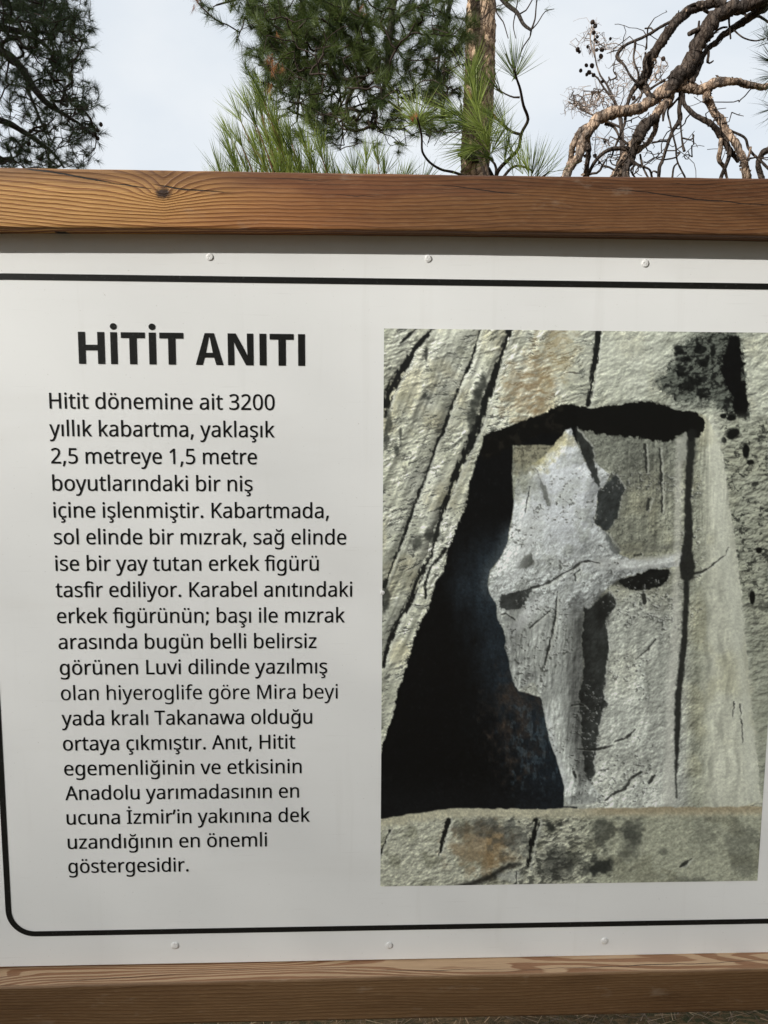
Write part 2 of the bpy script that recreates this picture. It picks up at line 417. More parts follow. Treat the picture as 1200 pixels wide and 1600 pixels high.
    crack([(936, 513, 8), (934, 530, 9), (930, 560, 10), (926, 585, 10), (923, 610, 8), (918, 632, 8)])
    for x, y, rx, ry in ((606, 662, 5, 14), (603, 690, 4, 16), (626, 680, 3, 14), (620, 700, 4, 9), (602, 930, 6, 24), (752, 604, 8, 16), (744, 630, 7, 18), (667, 622, 6, 5),
                         (736, 652, 9, 20), (666, 550, 2, 14), (652, 847, 9, 10), (678, 838, 10, 10)):
        col = mix(col, (40, 42, 38), blob(U, V, x, y, rx, ry, .9, int(x+y), .5)*.72)
    # right-hand rough rock with pits
    gsp = stroke(U, V, [(1070, 513, 10), (1120, 560, 20)], 1, 30)
    rr = rightrock*(1-smooth(1235, 1262, V))
    low = smooth(640, 670, V)*rr
    h4 = fbm(U/12+wx*.1, V/8, 161, 4, .6)
    col = mix(col, (142, 145, 128), low*.8)
    col = col*(1+(shade(h4, 8)*low*(1-smooth(950, 1150, V)*.6))[..., None])
    col = mix(col, (28, 29, 27), low*smooth(.57, .70, fbm(U/9, V/7, 171, 4, .62))*(1-smooth(860, 1040, V))*.75)
    for x, y, rx, ry in ((1145, 677, 11, 9), (1165, 706, 5, 12), (1130, 650, 5, 4), (1142, 653, 8, 5), (1131, 687, 4, 5), (1175, 935, 4, 12), (1186, 860, 5, 5), (1172, 722, 6, 4)):
        col = mix(col, (12, 13, 12), blob(U, V, x, y, rx, ry, .35, int(x), .25)*.95)
    # the recess: back wall
    niche = [(758, 681), (771, 672), (797, 665), (822, 655), (848, 648), (864, 637), (884, 630), (924, 638), (967, 632), (1001, 627), (1019, 627), (1040, 634), (1055, 641), (1076, 642),
             (1094, 647), (1108, 655), (1128, 700), (1140, 790), (1156, 900), (1170, 1060), (1182, 1180), (1190, 1262), (960, 1264), (745, 1268), (698, 1269), (642, 1278), (590, 1281), (590, 1194), (603, 1145),
             (613, 1119), (621, 1080), (629, 1059), (642, 1017), (652, 981), (670, 950), (678, 914), (693, 893), (701, 855), (714, 821), (727, 795), (733, 753), (745, 714), (755, 691)]
    nm = mask(U, V, niche, 1.3, .8, 12)
    wall = np.empty_like(col); wall[:] = np.array((150, 152, 134))/255
    wall = mix(wall, (196, 197, 178), smooth(1085, 1120, U)*.88)
    wall = mix(wall, (168, 166, 138), smooth(.45, .65, big)*.5)
    wall = mix(wall, (112, 115, 104), (1-smooth(700, 800, V))*(1-smooth(1080, 1100, U))*.75)
    wall = mix(wall, (172, 174, 158), smooth(1050, 1120, V)*(1-smooth(1060, 1080, U))*.7)
    g2 = shade(fbm(U/5, V/5, 181, 4, .65), 3.4)*(1-.72*smooth(1085, 1110, U))+shade(lump, 7)*(1-.7*smooth(1085, 1110, U))
    fine = smooth(.60, .75, fbm(U/3.0, V/3.6, 183, 3, .7))*(1-smooth(1080, 1110, U))
    wall = mix(wall, (178, 181, 172), smooth(880, 960, V)*(1-smooth(1060, 1090, U))*.62)
    wall = wall*(1+g2[..., None]*.8)
    wall = mix(wall, (70, 72, 66), fine*.6*(1-.7*smooth(820, 960, V)))
    strk = fbm(U/4.5, V/55, 187, 3, .6)
    wall = wall*(1+(shade(strk, 2.0)*(1-smooth(820, 900, V))*smooth(960, 990, U))[..., None])
    wall = mix(wall, (138, 134, 110), blob(U, V, 838, 706, 52, 30, .8, 57, .6)*.75)
    wall = mix(wall, (62, 60, 50), blob(U, V, 838, 706, 52, 34, .8, 57, .6)*smooth(.48, .66, fbm(U/4, V/4, 297, 3, .65))*.6)
    wall = wall*(1+((vert-.5)*.34)[..., None])
    # shadowed left jamb, bluish towards the figure
    jam = np.empty_like(col); jam[:] = np.array((12, 13, 14))/255
    edge = poly_sd(U, V, [(801, 696), (800, 745), (803, 790), (798, 818), (794, 847), (781, 873), (766, 893), (762, 914), (766, 929), (776, 945), (777, 966), (786, 981), (790, 997), (789, 1012),
                          (795, 1028), (797, 1046), (802, 1064), (810, 1079), (846, 1090), (852, 1124), (859, 1157), (869, 1183), (877, 1209), (882, 1232), (880, 1260), (1200, 1260), (1200, 690)])
    blue = (1-smooth(8, 84, edge+(fbm(U/14, V/40, 293, 3)-.5)*34))*smooth(800, 880, V)
    jam = mix(jam, (38, 47, 53), blue*.8*(.7+.6*fbm(U/10, V/18, 295, 4)))
    jam = mix(jam, (74, 82, 84), (1-smooth(0, 22, edge))*smooth(800, 840, V)*(1-smooth(905, 960, V))*.6)
    jam = mix(jam, (22, 28, 33), smooth(1080, 1180, V)*(1-smooth(20, 130, edge))*.7)
    br = blob(U, V, 812, 1130, 40, 75, .9, 19, .5)
    jam = mix(jam, (58, 50, 43), br*np.clip(.2+1.6*(fbm(U/6, V/14, 191, 4)-.4), 0, 1))
    jam = mix(jam, (70, 84, 90), blob(U, V, 835, 1165, 34, 60, 1.1, 23, .5)*.5*smooth(.45, .65, fbm(U/5, V/12, 201, 4)))
    jam = mix(jam, (28, 30, 32), smooth(1200, 1262, V)*.4)
    jam = mix(jam, (58, 60, 58), smooth(.76, .82, fbm(U/4, V/7, 211, 2))*.14)
    jam = jam*(1+(grit-.5)[..., None]*.5)
    jm = smooth(-1.4, 1.4, edge+(fbm(U/5, V/5, 77, 3)-.5)*3)
    jm = jm*(1-smooth(-1, 1, U-902))
    wall = wall*(1-jm[..., None])+jam*jm[..., None]
    # overhang shadow under the top of the recess
    over = mask(U, V, [(740, 700), (771, 668), (797, 661), (822, 651), (848, 644), (864, 633), (884, 628), (924, 635), (967, 629), (1001, 623), (1019, 623), (1040, 631), (1055, 638), (1076, 640),
                       (1094, 645), (1100, 660), (1097, 676), (1088, 686), (1074, 690), (1068, 676), (1061, 681), (1045, 691), (1029, 690), (1001, 684), (967, 683), (942, 678), (911, 673), (893, 667), (874, 676), (848, 677),
                       (822, 691), (801, 697), (760, 720)], 1.5, 1.2, 14)
    wall = mix(wall, (13, 13, 12), over*.98)
    wall = mix(wall, (52, 48, 40), over*smooth(.60, .72, fbm(U/9, V/9, 221, 3))*.35*(U < 880))
    # carved standing figure
    fig = [(893, 668), (899, 690), (906, 702), (916, 725), (929, 722), (941, 732), (953, 741), (944, 758), (936, 764), (932, 790), (929, 818), (946, 830), (956, 852), (967, 866), (985, 874), (1010, 876), (1040, 872),
           (1062, 864), (1070, 872), (1062, 884), (1042, 888), (1019, 889), (993, 898), (965, 906), (950, 917), (938, 930), (918, 955), (911, 946), (911, 966), (908, 997), (911, 1048), (904, 1090),
           (905, 1104), (908, 1119), (908, 1157), (912, 1183), (913, 1206), (922, 1222), (932, 1236), (945, 1252), (890, 1258), (881, 1248), (882, 1232), (877, 1209), (869, 1183), (859, 1157), (852, 1124), (846, 1090),
           (833, 1064), (810, 1079), (802, 1064), (797, 1046), (795, 1028), (789, 1012), (790, 997), (786, 981), (777, 966), (776, 945), (766, 929), (762, 914), (766, 893), (781, 873), (794, 847), (798, 818), (803, 790),
           (804, 760), (812, 728), (842, 720), (870, 690), (884, 672)]
    fm = mask(U, V, fig, 1.3, .5, 16)
    fc = np.empty_like(col); fc[:] = np.array((186, 190, 184))/255
    fc = mix(fc, (210, 214, 214), blob(U, V, 880, 755, 60, 95, .4, 33, .6)*.7)
    fc = mix(fc, (160, 164, 154), smooth(.5, .7, lump)*.5+.25*smooth(950, 1100, V))
    fc = mix(fc, (150, 144, 104), blob(U, V, 828, 712, 34, 26, .6, 35, .5)*.8)
    fc = mix(fc, (158, 150, 108), blob(U, V, 868, 690, 24, 16, .6, 36, .5)*.7)
    gs = shade(fbm(U/4.0, V/5.0, 231, 4, .7), 2.6)+shade(fbm(U/26, V/30, 241, 3), 7)+shade(rip2, 1.6)*smooth(830, 900, V)
    fc = fc*(1+gs[..., None]*(1-.55*blob(U, V, 870, 760, 70, 90, .3, 37, .6))[..., None])
    fc = mix(fc, (88, 90, 84), smooth(.60, .70, fbm(U/4.2, V/6, 251, 3, .65))*.5*smooth(800, 900, V))
    fc = mix(fc, (118, 120, 114), smooth(.54, .66, fbm((U+V*.35)/9, (V-U*.35)/40, 253, 3))*.45*smooth(840, 960, V))
    fc = mix(fc, (160, 163, 154), smooth(915, 985, V+(fbm(U/25, V/25, 257, 2)-.5)*50)*.75)
    fc = fc*(1+(shade(fbm(U/10, V/45, 259, 4, .6), 7)*smooth(930, 990, V))[..., None])
    fc = mix(fc, (196, 199, 194), stroke(U, V, [(852, 1110, 8), (866, 1170, 8), (882, 1230, 10)], 1, 5)*.6)
    hf = smooth(-2, 22, -poly_sd(U, V, chaikin(fig))+(lump-.5)*14)
    fc = fc*(1+(shade(hf, 7)*.9)[..., None])
    fm = fm*(1-.85*blob(U, V, 812, 735, 22, 40, .5, 59, .6))       # the hat's edge melts into the lichen-grey stone
    wall = wall*(1-fm[..., None])+fc*fm[..., None]
    # right torso wall between legs and spear, slightly lighter than the back wall
    col = col*(1-nm[..., None])+wall*nm[..., None]
    def shp(pts, c, k=.95, soft=1.3, rough=.75):
        nonlocal col
        m = mask(U, V, pts, soft, rough, 18)
        halo = mask(U, V, pts, 9, rough, 18)*(1-m)                 # the stone turns away before the hollow
        rim = mask(U-2.4, V+1.6, pts, 1.6, rough, 18)*(1-m)
        c = np.array(c, np.float32)
        col = col*(1-.30*halo[..., None]); col = mix(col, (208, 210, 202), rim*.38)
        inner = c[None, None]*(.72+.75*fbm(U/9, V/16, 263, 4, .6))[..., None]
        inner = inner*(1+shade(fbm(U/7, V/7, 265, 4, .6), 3)[..., None])
        col = col*(1-(m*k)[..., None])+inner/255*(m*k)[..., None]
    G = (40, 42, 40)
    shp([(898, 668), (908, 678), (924, 696), (929, 722), (938, 758), (936, 764), (932, 756), (916, 725), (905, 699)], (38, 40, 38))
    shp([(961, 740), (967, 748), (978, 763), (970, 779), (967, 805), (949, 831), (929, 818), (933, 790), (933, 769), (944, 758)], (44, 47, 46))
    shp([(944, 829), (956, 842), (968, 862), (960, 866), (952, 855)], (98, 102, 98), .8)
    shp([(965, 906), (993, 898), (1019, 889), (1042, 888), (1048, 896), (1035, 914), (1014, 921), (993, 922), (975, 919)], (18, 19, 18), .97)
    shp([(911, 945), (918, 955), (936, 935), (954, 924), (964, 940), (952, 960), (945, 971), (951, 1007), (946, 1048), (943, 1090), (943, 1103), (936, 1132), (931, 1170), (927, 1188),
         (929, 1209), (922, 1222), (913, 1207), (912, 1183), (908, 1157), (908, 1119), (904, 1101), (904, 1090), (912, 1048), (909, 997), (912, 966)], G, .95)
    col = mix(col, (26, 27, 25), blob(U, V, 942, 950, 14, 26, .4, 43, .4)*.6)
    shp([(780, 931), (804, 924), (830, 918), (828, 929), (815, 950), (800, 953), (781, 951)], (44, 46, 44))
    shp([(810, 889), (815, 873), (831, 861), (834, 878), (828, 886)], (78, 80, 74))
    shp([(840, 738), (845, 750), (856, 768), (860, 790), (854, 790), (848, 770)], (96, 98, 92), .9)
    shp([(928, 1105), (940, 1110), (948, 1100), (944, 1094)], G, .9)
    # the arm held out to the spear, and the lit hip
    col = mix(col, (104, 106, 98), stroke(U2, V, [(962, 858, 4), (1000, 860, 7), (1056, 852, 8)], 1, 5)*.42)
    col = mix(col, (204, 206, 198), stroke(U2, V+wob, [(936, 880, 16), (985, 882, 18), (1030, 878, 18), (1064, 868, 14)], 1, 4)*.62)
    col = mix(col, (30, 31, 29), stroke(U2, V, [(958, 912, 6), (975, 908, 10), (1042, 893, 6)], 1, 3)*.6)
    col = mix(col, (212, 214, 208), stroke(U2, V, [(800, 985, 14), (820, 965, 18), (842, 940, 12)], 1, 6)*.6)
    col = mix(col, (202, 204, 198), stroke(U2, V, [(838, 800, 26), (820, 850, 26), (800, 900, 22)], 1, 12)*.35)
    # chips and hollows scattered over the carved ground
    zone = nm*smooth(700, 760, V)*(1-jm)*(1-smooth(1085, 1110, U))
    chip = smooth(.60, .78, fbm(U/5, V/4, 273, 3, .6))*smooth(.5, .62, fbm(U/40, V/40, 275, 2))
    chl = smooth(.60, .78, fbm((U-2)/5, (V+1.5)/4, 273, 3, .6))*smooth(.5, .62, fbm(U/40, V/40, 275, 2))
    col = mix(col, (206, 208, 200), np.clip(chl-chip, 0, 1)*zone*.6); col = mix(col, (66, 68, 62), chip*zone*.75)
    # the body swells: soft turning of the form at hip, thigh and shoulder
    for pts, k_ in (([(905, 950, 20), (900, 1050, 22), (900, 1150, 18), (908, 1215, 10)], .30), ([(800, 970, 16), (805, 1030, 16)], .22), ([(868, 1100, 12), (884, 1190, 12), (892, 1240, 10)], -.16),
                    ([(800, 840, 20), (785, 890, 16)], -.12), ([(900, 850, 30), (950, 880, 20)], .14), ([(1000, 740, 60), (1000, 840, 60)], .16), ([(985, 1040, 40), (980, 1150, 50)], -.10), ([(960, 1230, 60), (1030, 1236, 30)], -.14)):
        col = col*(1-(k_*stroke(U, V, pts, 1.3, 14))[..., None]*nm[..., None])
    # spear: dark groove beside a lit rib
    col = mix(col, (200, 200, 186), stroke(U2, V, [(1062, 690, 14), (1060, 760, 14), (1058, 860, 12), (1056, 960, 14), (1050, 1060, 16), (1046, 1180, 18), (1044, 1250, 26)], .8, 6)*.6)
    col = mix(col, (150, 152, 140), mask(U, V, [(1071, 672), (1062, 692), (1058, 720), (1076, 720), (1077, 690)], 1.5, .3, 18)*.9)
    g = [(1081, 676, 13), (1078, 720, 12), (1074, 784, 9), (1076, 800, 12), (1076, 838, 13), (1073, 862, 18), (1074, 884, 24), (1073, 897, 22), (1073, 907, 9), (1071, 955, 9), (1069, 1000, 9), (1065, 1037, 10), (1060, 1085, 10),
         (1058, 1132, 9), (1057, 1183, 6), (1055, 1214, 3), (1057, 1246, 2)]
    col = mix(col, (28, 29, 27), stroke(U2, V, g, 1, 2.0)*.9)
    col = mix(col, (198, 200, 182), stroke(U, V, [(1117, 668, 16), (1121, 760, 20), (1130, 850, 22), (1148, 950, 22), (1160, 1050, 18), (1168, 1150, 16), (1176, 1245, 10)], 1, 12)*.75)
    thin = lambda pts, c=(34, 35, 32), k=.85: crack(pts, c, k, .9)
    thin([(830, 918, 4), (848, 914, 5), (864, 906, 6), (879, 896, 5), (892, 890, 4), (908, 878, 4), (921, 876, 4), (936, 880, 2)])
    thin([(900, 907, 5), (897, 898, 5), (905, 890, 3)]); thin([(1084, 896, 4), (1097, 893, 4), (1110, 885, 3), (1125, 873, 2), (1134, 867, 2), (1138, 855, 1)])
    thin([(868, 955, 3), (861, 997, 4), (851, 1038, 3)]); thin([(828, 981, 3), (845, 966, 3), (860, 953, 2)]); thin([(805, 968, 3), (790, 958, 3), (783, 960, 4)])
    thin([(893, 1102, 3), (904, 1100, 4), (912, 1102, 2)]); thin([(902, 1170, 2), (929, 1171, 4), (944, 1168, 5), (958, 1164, 2)]); thin([(962, 1158, 2), (979, 1152, 5), (993, 1139, 2)])
    thin([(945, 1250, 3), (962, 1238, 4), (975, 1232, 6), (988, 1214, 4), (1002, 1206, 3)]); thin([(993, 1030, 2), (1011, 1015, 4), (1024, 998, 2)])
    thin([(1007, 694, 3), (1009, 720, 5), (1010, 738, 3)]); thin([(1030, 700, 3), (1032, 722, 4), (1034, 800, 3)]); thin([(1147, 1096, 2), (1145, 1120, 1)]); thin([(1156, 1100, 2), (1160, 1160, 1)])
    thin([(1015, 780, 6), (1011, 796, 5)]); thin([(1000, 866, 6), (991, 868, 5)]); thin([(1005, 930, 7), (1006, 942, 6)]); thin([(896, 1206, 5), (899, 1215, 3)]); thin([(1022, 1212, 5), (1014, 1222, 6)])
    thin([(870, 925, 2), (868, 960, 3), (866, 980, 2)]); thin([(820, 800, 2), (823, 780, 3), (828, 760, 2)])
    # ledge below the carving
    lt = 1280-np.clip((U-590)*.16, 0, 17)-np.clip(U-880, 0, 400)*.012
    led = smooth(-1.5, 1.5, V-lt+(fbm(U/12, V*0, 261, 3)-.5)*4)
    lc = np.empty_like(col); lc[:] = np.array((176, 176, 156))/255
    lc = mix(lc, (158, 160, 138), smooth(860, 960, U)*.75)
    lc = mix(lc, (128, 128, 108), smooth(.5, .68, fbm(U/28, V/24, 271, 3))*.6)
    lc = lc*(1+(shade(fbm(U/9, V/7, 281, 4, .6), 4)+shade(rip2, 2.5)*.8)[..., None]*(1-.55*smooth(880, 1000, U))[..., None])
    lc = mix(lc, (60, 61, 55), smooth(.56, .68, rip2)*smooth(740, 790, U)*(1-smooth(900, 950, U))*.7)
    lc = mix(lc, (134, 116, 88), blob(U, V, 752, 1322, 44, 34, .8, 47, .6)*.7)
    lc = mix(lc, (140, 114, 76), blob(U, V, 768, 1330, 16, 28, .8, 48, .5)*.5)
    lc = mix(lc, (40, 40, 37), blob(U, V, 750, 1292, 34, 14, .9, 49, .5)*.45)
    lc = mix(lc, (24, 24, 22), stroke(U, V+wob, [(715, 1384, 5), (745, 1378, 8), (770, 1368, 9), (795, 1352, 8), (812, 1350, 4)], 1, 4)*.85)
    lc = mix(lc, (196, 198, 188), blob(U, V, 800, 1368, 18, 9, .5, 50, .5)*.6)
    lc = mix(lc, (66, 68, 64), blob(U, V, 800, 1305, 34, 22, 1.2, 52, .5)*.55)
    for x, y, rx, ry, k in ((860, 1292, 7, 7, .9), (942, 1302, 16, 26, .55), (986, 1292, 16, 20, .5), (985, 1320, 15, 26, .4), (936, 1352, 16, 12, .9), (912, 1362, 14, 8, .6), (866, 1350, 24, 22, .6), (895, 1345, 18, 9, .5), (874, 1288, 6, 4, .8),
                            (1037, 1330, 6, 6, .4), (1076, 1376, 24, 6, .35), (1069, 1350, 5, 4, .8), (1100, 1300, 22, 30, .2), (1160, 1330, 26, 40, .3)):
        lc = mix(lc, (40, 42, 39), blob(U, V, x, y, rx, ry, .9, int(x*3), .5)*k)
    lc = mix(lc, (182, 178, 152), (1-smooth(8, 20, V-lt+(fbm(U/10, V/10, 291, 3)-.5)*10))*.9)
    lc = mix(lc, (150, 136, 108), (1-smooth(4, 16, V-lt))*smooth(890, 960, U)*.7)
    lc = lc*(1+(grit-.5)[..., None]*.22)
    col = col*(1-led[..., None])+lc*led[..., None]
    crack([(701, 1281, 7), (694, 1305, 8), (686, 1336, 3)]); crack([(838, 1284, 12), (831, 1312, 10), (825, 1354, 7)]); crack([(608, 1297, 3), (595, 1333, 4)])
    thin([(1062, 1354, 3), (1069, 1350, 6), (1081, 1341, 2)]); thin([(806, 1362, 2), (806, 1380, 3)])
    col = col*(1+(grit-.5)[..., None]*.20+n[..., None]*.06)
    col = col*np.array((.99, 1.0, 1.025), np.float32)
    return np.clip(col, .03, .93)

# ---------------------------------------------------------------- ground
def ground_sheet():
    xs = np.concatenate([-np.geomspace(400, 4, 22), np.linspace(-3.6, 3.6, 50), np.geomspace(4, 400, 22)])
    X, Y = np.meshgrid(xs, xs, indexing='ij')
    r = np.hypot(X, Y)
    Z = (fbm(X/1.7+9, Y/1.7+9, 301, 3)-.5)*.10*np.minimum(1, r/3)-.01
    n = len(xs); mb = MB(); i = np.arange(n-1)[:, None]*n+np.arange(n-1)[None, :]
    mb.add(np.stack([X, Y, Z], -1), np.stack([i, i+n, i+n+1, i+1], -1).reshape(-1, 4))
    k = NT('forest_floor')
    a = k.noise(k.coord((1, 1, 1)), 1.3, 6, .6); b = k.noise(k.coord((1, 1, 1)), 46, 5, .7); d = k.noise(k.coord((30, 130, 30)), 1, 3, .6)
    c = k.mix(k.ramp(a, [(.4, 0.), (.62, 1.)]), (.085, .062, .036), (.050, .054, .026))
    c = k.mix(k.ramp(b, [(.45, 0.), (.62, 1.)]), c, (.135, .085, .045))
    c = k.mix(k.math('MULTIPLY', k.ramp(d, [(.52, 0.), (.6, 1.)]), .6), c, (.20, .13, .07))
    k.done(c, .95, k.bump(b, .8, .02), .1)
    tag(link('ground', mb.mesh('ground', True), k.m), kind='structure')
ground_sheet()

# ---------------------------------------------------------------- notice board
DF = D-.026                                   # front face of the top beam
BZ = at(600, 1501, D)[2]                      # top face of the bottom beam
sl2 = (at(600, 1528, 1.0)[2]-EYE)             # slope of the ray through its front edge
DB = (BZ-EYE)/sl2
PX0, PX1 = at(4, 1510, D)[0]-.012, 1.13       # panel ends
board = empty('notice_board', ((PX0+PX1)/2, D+.03, 0), 'white notice board with Turkish text and rock carving photo between two brown beams', 'notice board')

def beam(name, yf, yb, ztop, zbot, kind, parent):
    """rounded beam, lofted along x; ztop and zbot are functions of x"""
    x0, x1 = PX0-.16, PX1+.16
    xs = np.linspace(x0, x1, 620)
    c = .003
    # profile parameters: (y, t) with t = 0 at the bottom and 1 at the top
    prof = [(yf, .04+.92*t/27, 0) for t in range(28)]
    prof += [(yf+.0009, .985, 0), (yf+c, 1.0, 1)]+[(yf+c+(yb-yf-2*c)*t/11, 1.0, 1) for t in range(1, 12)]+[(yb, .96, 1)]
    prof += [(yb, .5, 0), (yb, .04, 1), (yb-c, 0, 1)]+[(yb-c-(yb-yf-2*c)*t/5, 0, 1) for t in range(1, 6)]+[(yf+.0009, .012, 0)]
    n = len(prof); N = len(xs)
    yy = np.array([p[0] for p in prof])[None, :]+np.zeros((N, 1)); tt = np.array([p[1] for p in prof])[None, :]+np.zeros((N, 1))
    fl = np.array([p[2] for p in prof], np.float32)[None, :]+np.zeros((N, 1))
    X = xs[:, None]+np.zeros((1, n))
    zt, zb_ = ztop(X), zbot(X)
    Z = zb_+(zt-zb_)*tt
    rag = (fbm(X*14, tt*3+3, 311, 4)-.5)
    yy = yy+(fbm(X*3, tt*2, 321, 3)-.5)*.0016*(1-fl)
    Z = Z+rag*.0014*((tt > .97)+.6*(tt < .03))
    if kind == 'top':
        kp = at(255, 302, yf); dx = X-kp[0]; dz = Z-kp[2]
        w = np.where(dz > 0, .024*np.exp(-(np.abs(dx)/.030)**1.3)*np.exp(-dz/.09), .024*np.exp(-(np.abs(dx)/.030)**1.3)*np.exp(dz/.016))
        w = w+.011*np.exp(-(dx/.16)**2)*np.exp(-np.abs(dz)/.05)
        wav = .006*np.sin(X*5.1+1)+.0022*np.sin(X*17+2*tt)+(fbm(X*7, Z*20, 331, 3)-.5)*.010
        sp = .0050-.0016*np.clip((X-kp[0])/.6, 0, 1)
        G = (Z-kp[2]+w+wav)/sp
        G = np.where(fl > .5, (Z.max()-kp[2]+(yy-yf)*.4+wav)/sp, G)
        px = (X/yf)*F+600
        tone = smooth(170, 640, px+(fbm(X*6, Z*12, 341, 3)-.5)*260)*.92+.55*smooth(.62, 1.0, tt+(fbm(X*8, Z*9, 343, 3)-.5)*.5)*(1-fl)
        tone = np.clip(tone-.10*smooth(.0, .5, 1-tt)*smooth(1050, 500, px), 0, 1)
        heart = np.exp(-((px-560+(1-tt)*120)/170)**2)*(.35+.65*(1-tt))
        kr = np.hypot(dx/1.5, dz)/.0062
        chan = [[[(12, 258, 0), (40, 264, .9), (75, 269, 1.), (150, 281, .9), (185, 287, 0)], [(236, 288, 0), (262, 293, .8), (290, 297, .8), (330, 299, .5), (370, 303, 0)], [(640, 284, 0), (720, 292, .5), (780, 300, .6), (850, 308, 0)], [(900, 291, 0), (1010, 300, .6), (1090, 312, .7), (1200, 321, .5), (1300, 326, 0)]],
                [[(155, 286, 0), (205, 291, .7), (250, 298, 0)], [(500, 301, 0), (560, 306, .5), (610, 309, 0)], [(1000, 284, 0), (1080, 288, .4), (1180, 291, 0)]],
                [[(395, 276, 0), (470, 281, .4), (545, 284, 0)], [(700, 347, 0), (900, 351, .3), (1010, 357, 0)]]]
    else:
        heart = X*0
        G = (Z-BZ)/.0042+(fbm(X*5, Z*30, 351, 3)-.5)*2.6
        Gt = fbm(X*4.2+(yy-yf)*24, (yy-yf)*20-X*.9, 361, 2, .35)*9+(yy-yf)*(60+90*smooth(.25, -.15, X))
        G = np.where(fl > .5, Gt, G)
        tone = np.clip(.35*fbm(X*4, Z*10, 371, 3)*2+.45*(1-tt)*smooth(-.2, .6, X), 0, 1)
        kr = np.full_like(X, 9.)
        chan = []
    ck = {}
    for ci in range(3):
        if kind == 'top':
            xz = []
            for pts in chan[ci]:
                P = [at(u, v, yf) for u, v, _ in pts]; xz += [(p[0], p[2], q[2]) for p, q in zip(P, pts)]
            xz = np.array(xz); o_ = (fbm(X*45, X*0+ci, 383, 3)-.5)*.0025
            sd = (Z-np.interp(X, xz[:, 0], xz[:, 1])-o_)*1000+(fl > .5)*30+(np.abs(yy-yf) > .004)*30; w_ = np.interp(X, xz[:, 0], xz[:, 2])
        else:      # drying checks along the top face
            t = [[(-.42, .30, 0), (-.3, .40, .6), (-.13, .62, 0), (-.05, .7, 0), (.1, .45, .5), (.30, .25, 0)], [(-.30, .75, 0), (-.15, .80, .4), (-.05, .82, 0), (.12, .22, 0), (.4, .45, .7), (.62, .75, 0)], [(-.6, .1, 0), (-.45, .15, .4), (-.3, .1, 0)]][ci]
            t = np.array(t); ty = np.interp(X, t[:, 0], t[:, 1])+(fbm(X*20, X*0+ci, 385, 3)-.5)*.2
            sd = ((yy-yf)/.028-ty)*28+(fl < .5)*30+(yy > yf+.04)*30; w_ = np.interp(X, t[:, 0], t[:, 2])
        ck['crack%d' % ci] = sd.ravel(); ck['gape%d' % ci] = w_.ravel()
    mb = MB(); i = np.arange(N-1)[:, None]*n; j = np.arange(n)[None, :]; k = (j+1) % n
    f = np.stack([i+j, i+n+j, i+n+k, i+k], -1).reshape(-1, 4)
    mb.add(np.stack([X, yy, Z], -1), f, grain=G.ravel(), heart=heart.ravel(), **ck, tone=tone.ravel(), knot=kr.ravel(), flat=fl.ravel())
    me = mb.mesh(name, True)
    for e, base in ((0, 0), (1, (N-1)*n)):    # end grain caps
        pass
    bm_v = [v.co.copy() for v in me.vertices[:n]]
    mb2 = MB(); ce = sum(bm_v, Vector())/n
    o = link(name, me, mat_wood('stained_pine_'+kind, kind), parent)
    for xx, nm in ((x0, 0), (x1, 1)):
        mb2 = MB(); ring = np.array([[xx, yy[nm*(N-1), q], Z[nm*(N-1), q]] for q in range(n)]); mb2.add(np.vstack([ring, ring.mean(0)[None]]), [(q, (q+1) % n, n) for q in range(n)])
        link('end_grain', mb2.mesh('end_grain'), mat_plain('end_grain', (.30, .19, .10), .8, .2), o)
    return o

def lin(pts, y):
    P = [at(u, v, y) for u, v in pts]; x = np.array([p[0] for p in P]); z = np.array([p[2] for p in P]); c = np.polyfit(x, z, 2 if len(P) > 2 else 1)
    def f(X):
        Xc = np.clip(X, x[0]-.1, x[-1]+.1); return np.polyval(c, Xc)+np.polyval(np.polyder(c), Xc)*(X-Xc)
    return f
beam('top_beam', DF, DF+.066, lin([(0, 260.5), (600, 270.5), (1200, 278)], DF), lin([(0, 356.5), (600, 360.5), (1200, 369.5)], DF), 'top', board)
bt = lin([(0, 1543), (600, 1528), (1200, 1515)], DB)
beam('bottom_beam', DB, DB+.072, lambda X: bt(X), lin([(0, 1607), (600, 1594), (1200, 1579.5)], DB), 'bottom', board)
pm = None
postb = MB()
for px_ in (PX0-.06, PX1-.03):
    mb = MB(); mb.box(px_, px_+.09, D+.050, D+.14, -.3, at(600, 275, DF)[2]-.004)
    me = mb.mesh('post')
    link('post', me, mat_plain('post_wood', (.20, .10, .045), .75, .3, 0, .5, 12), board)

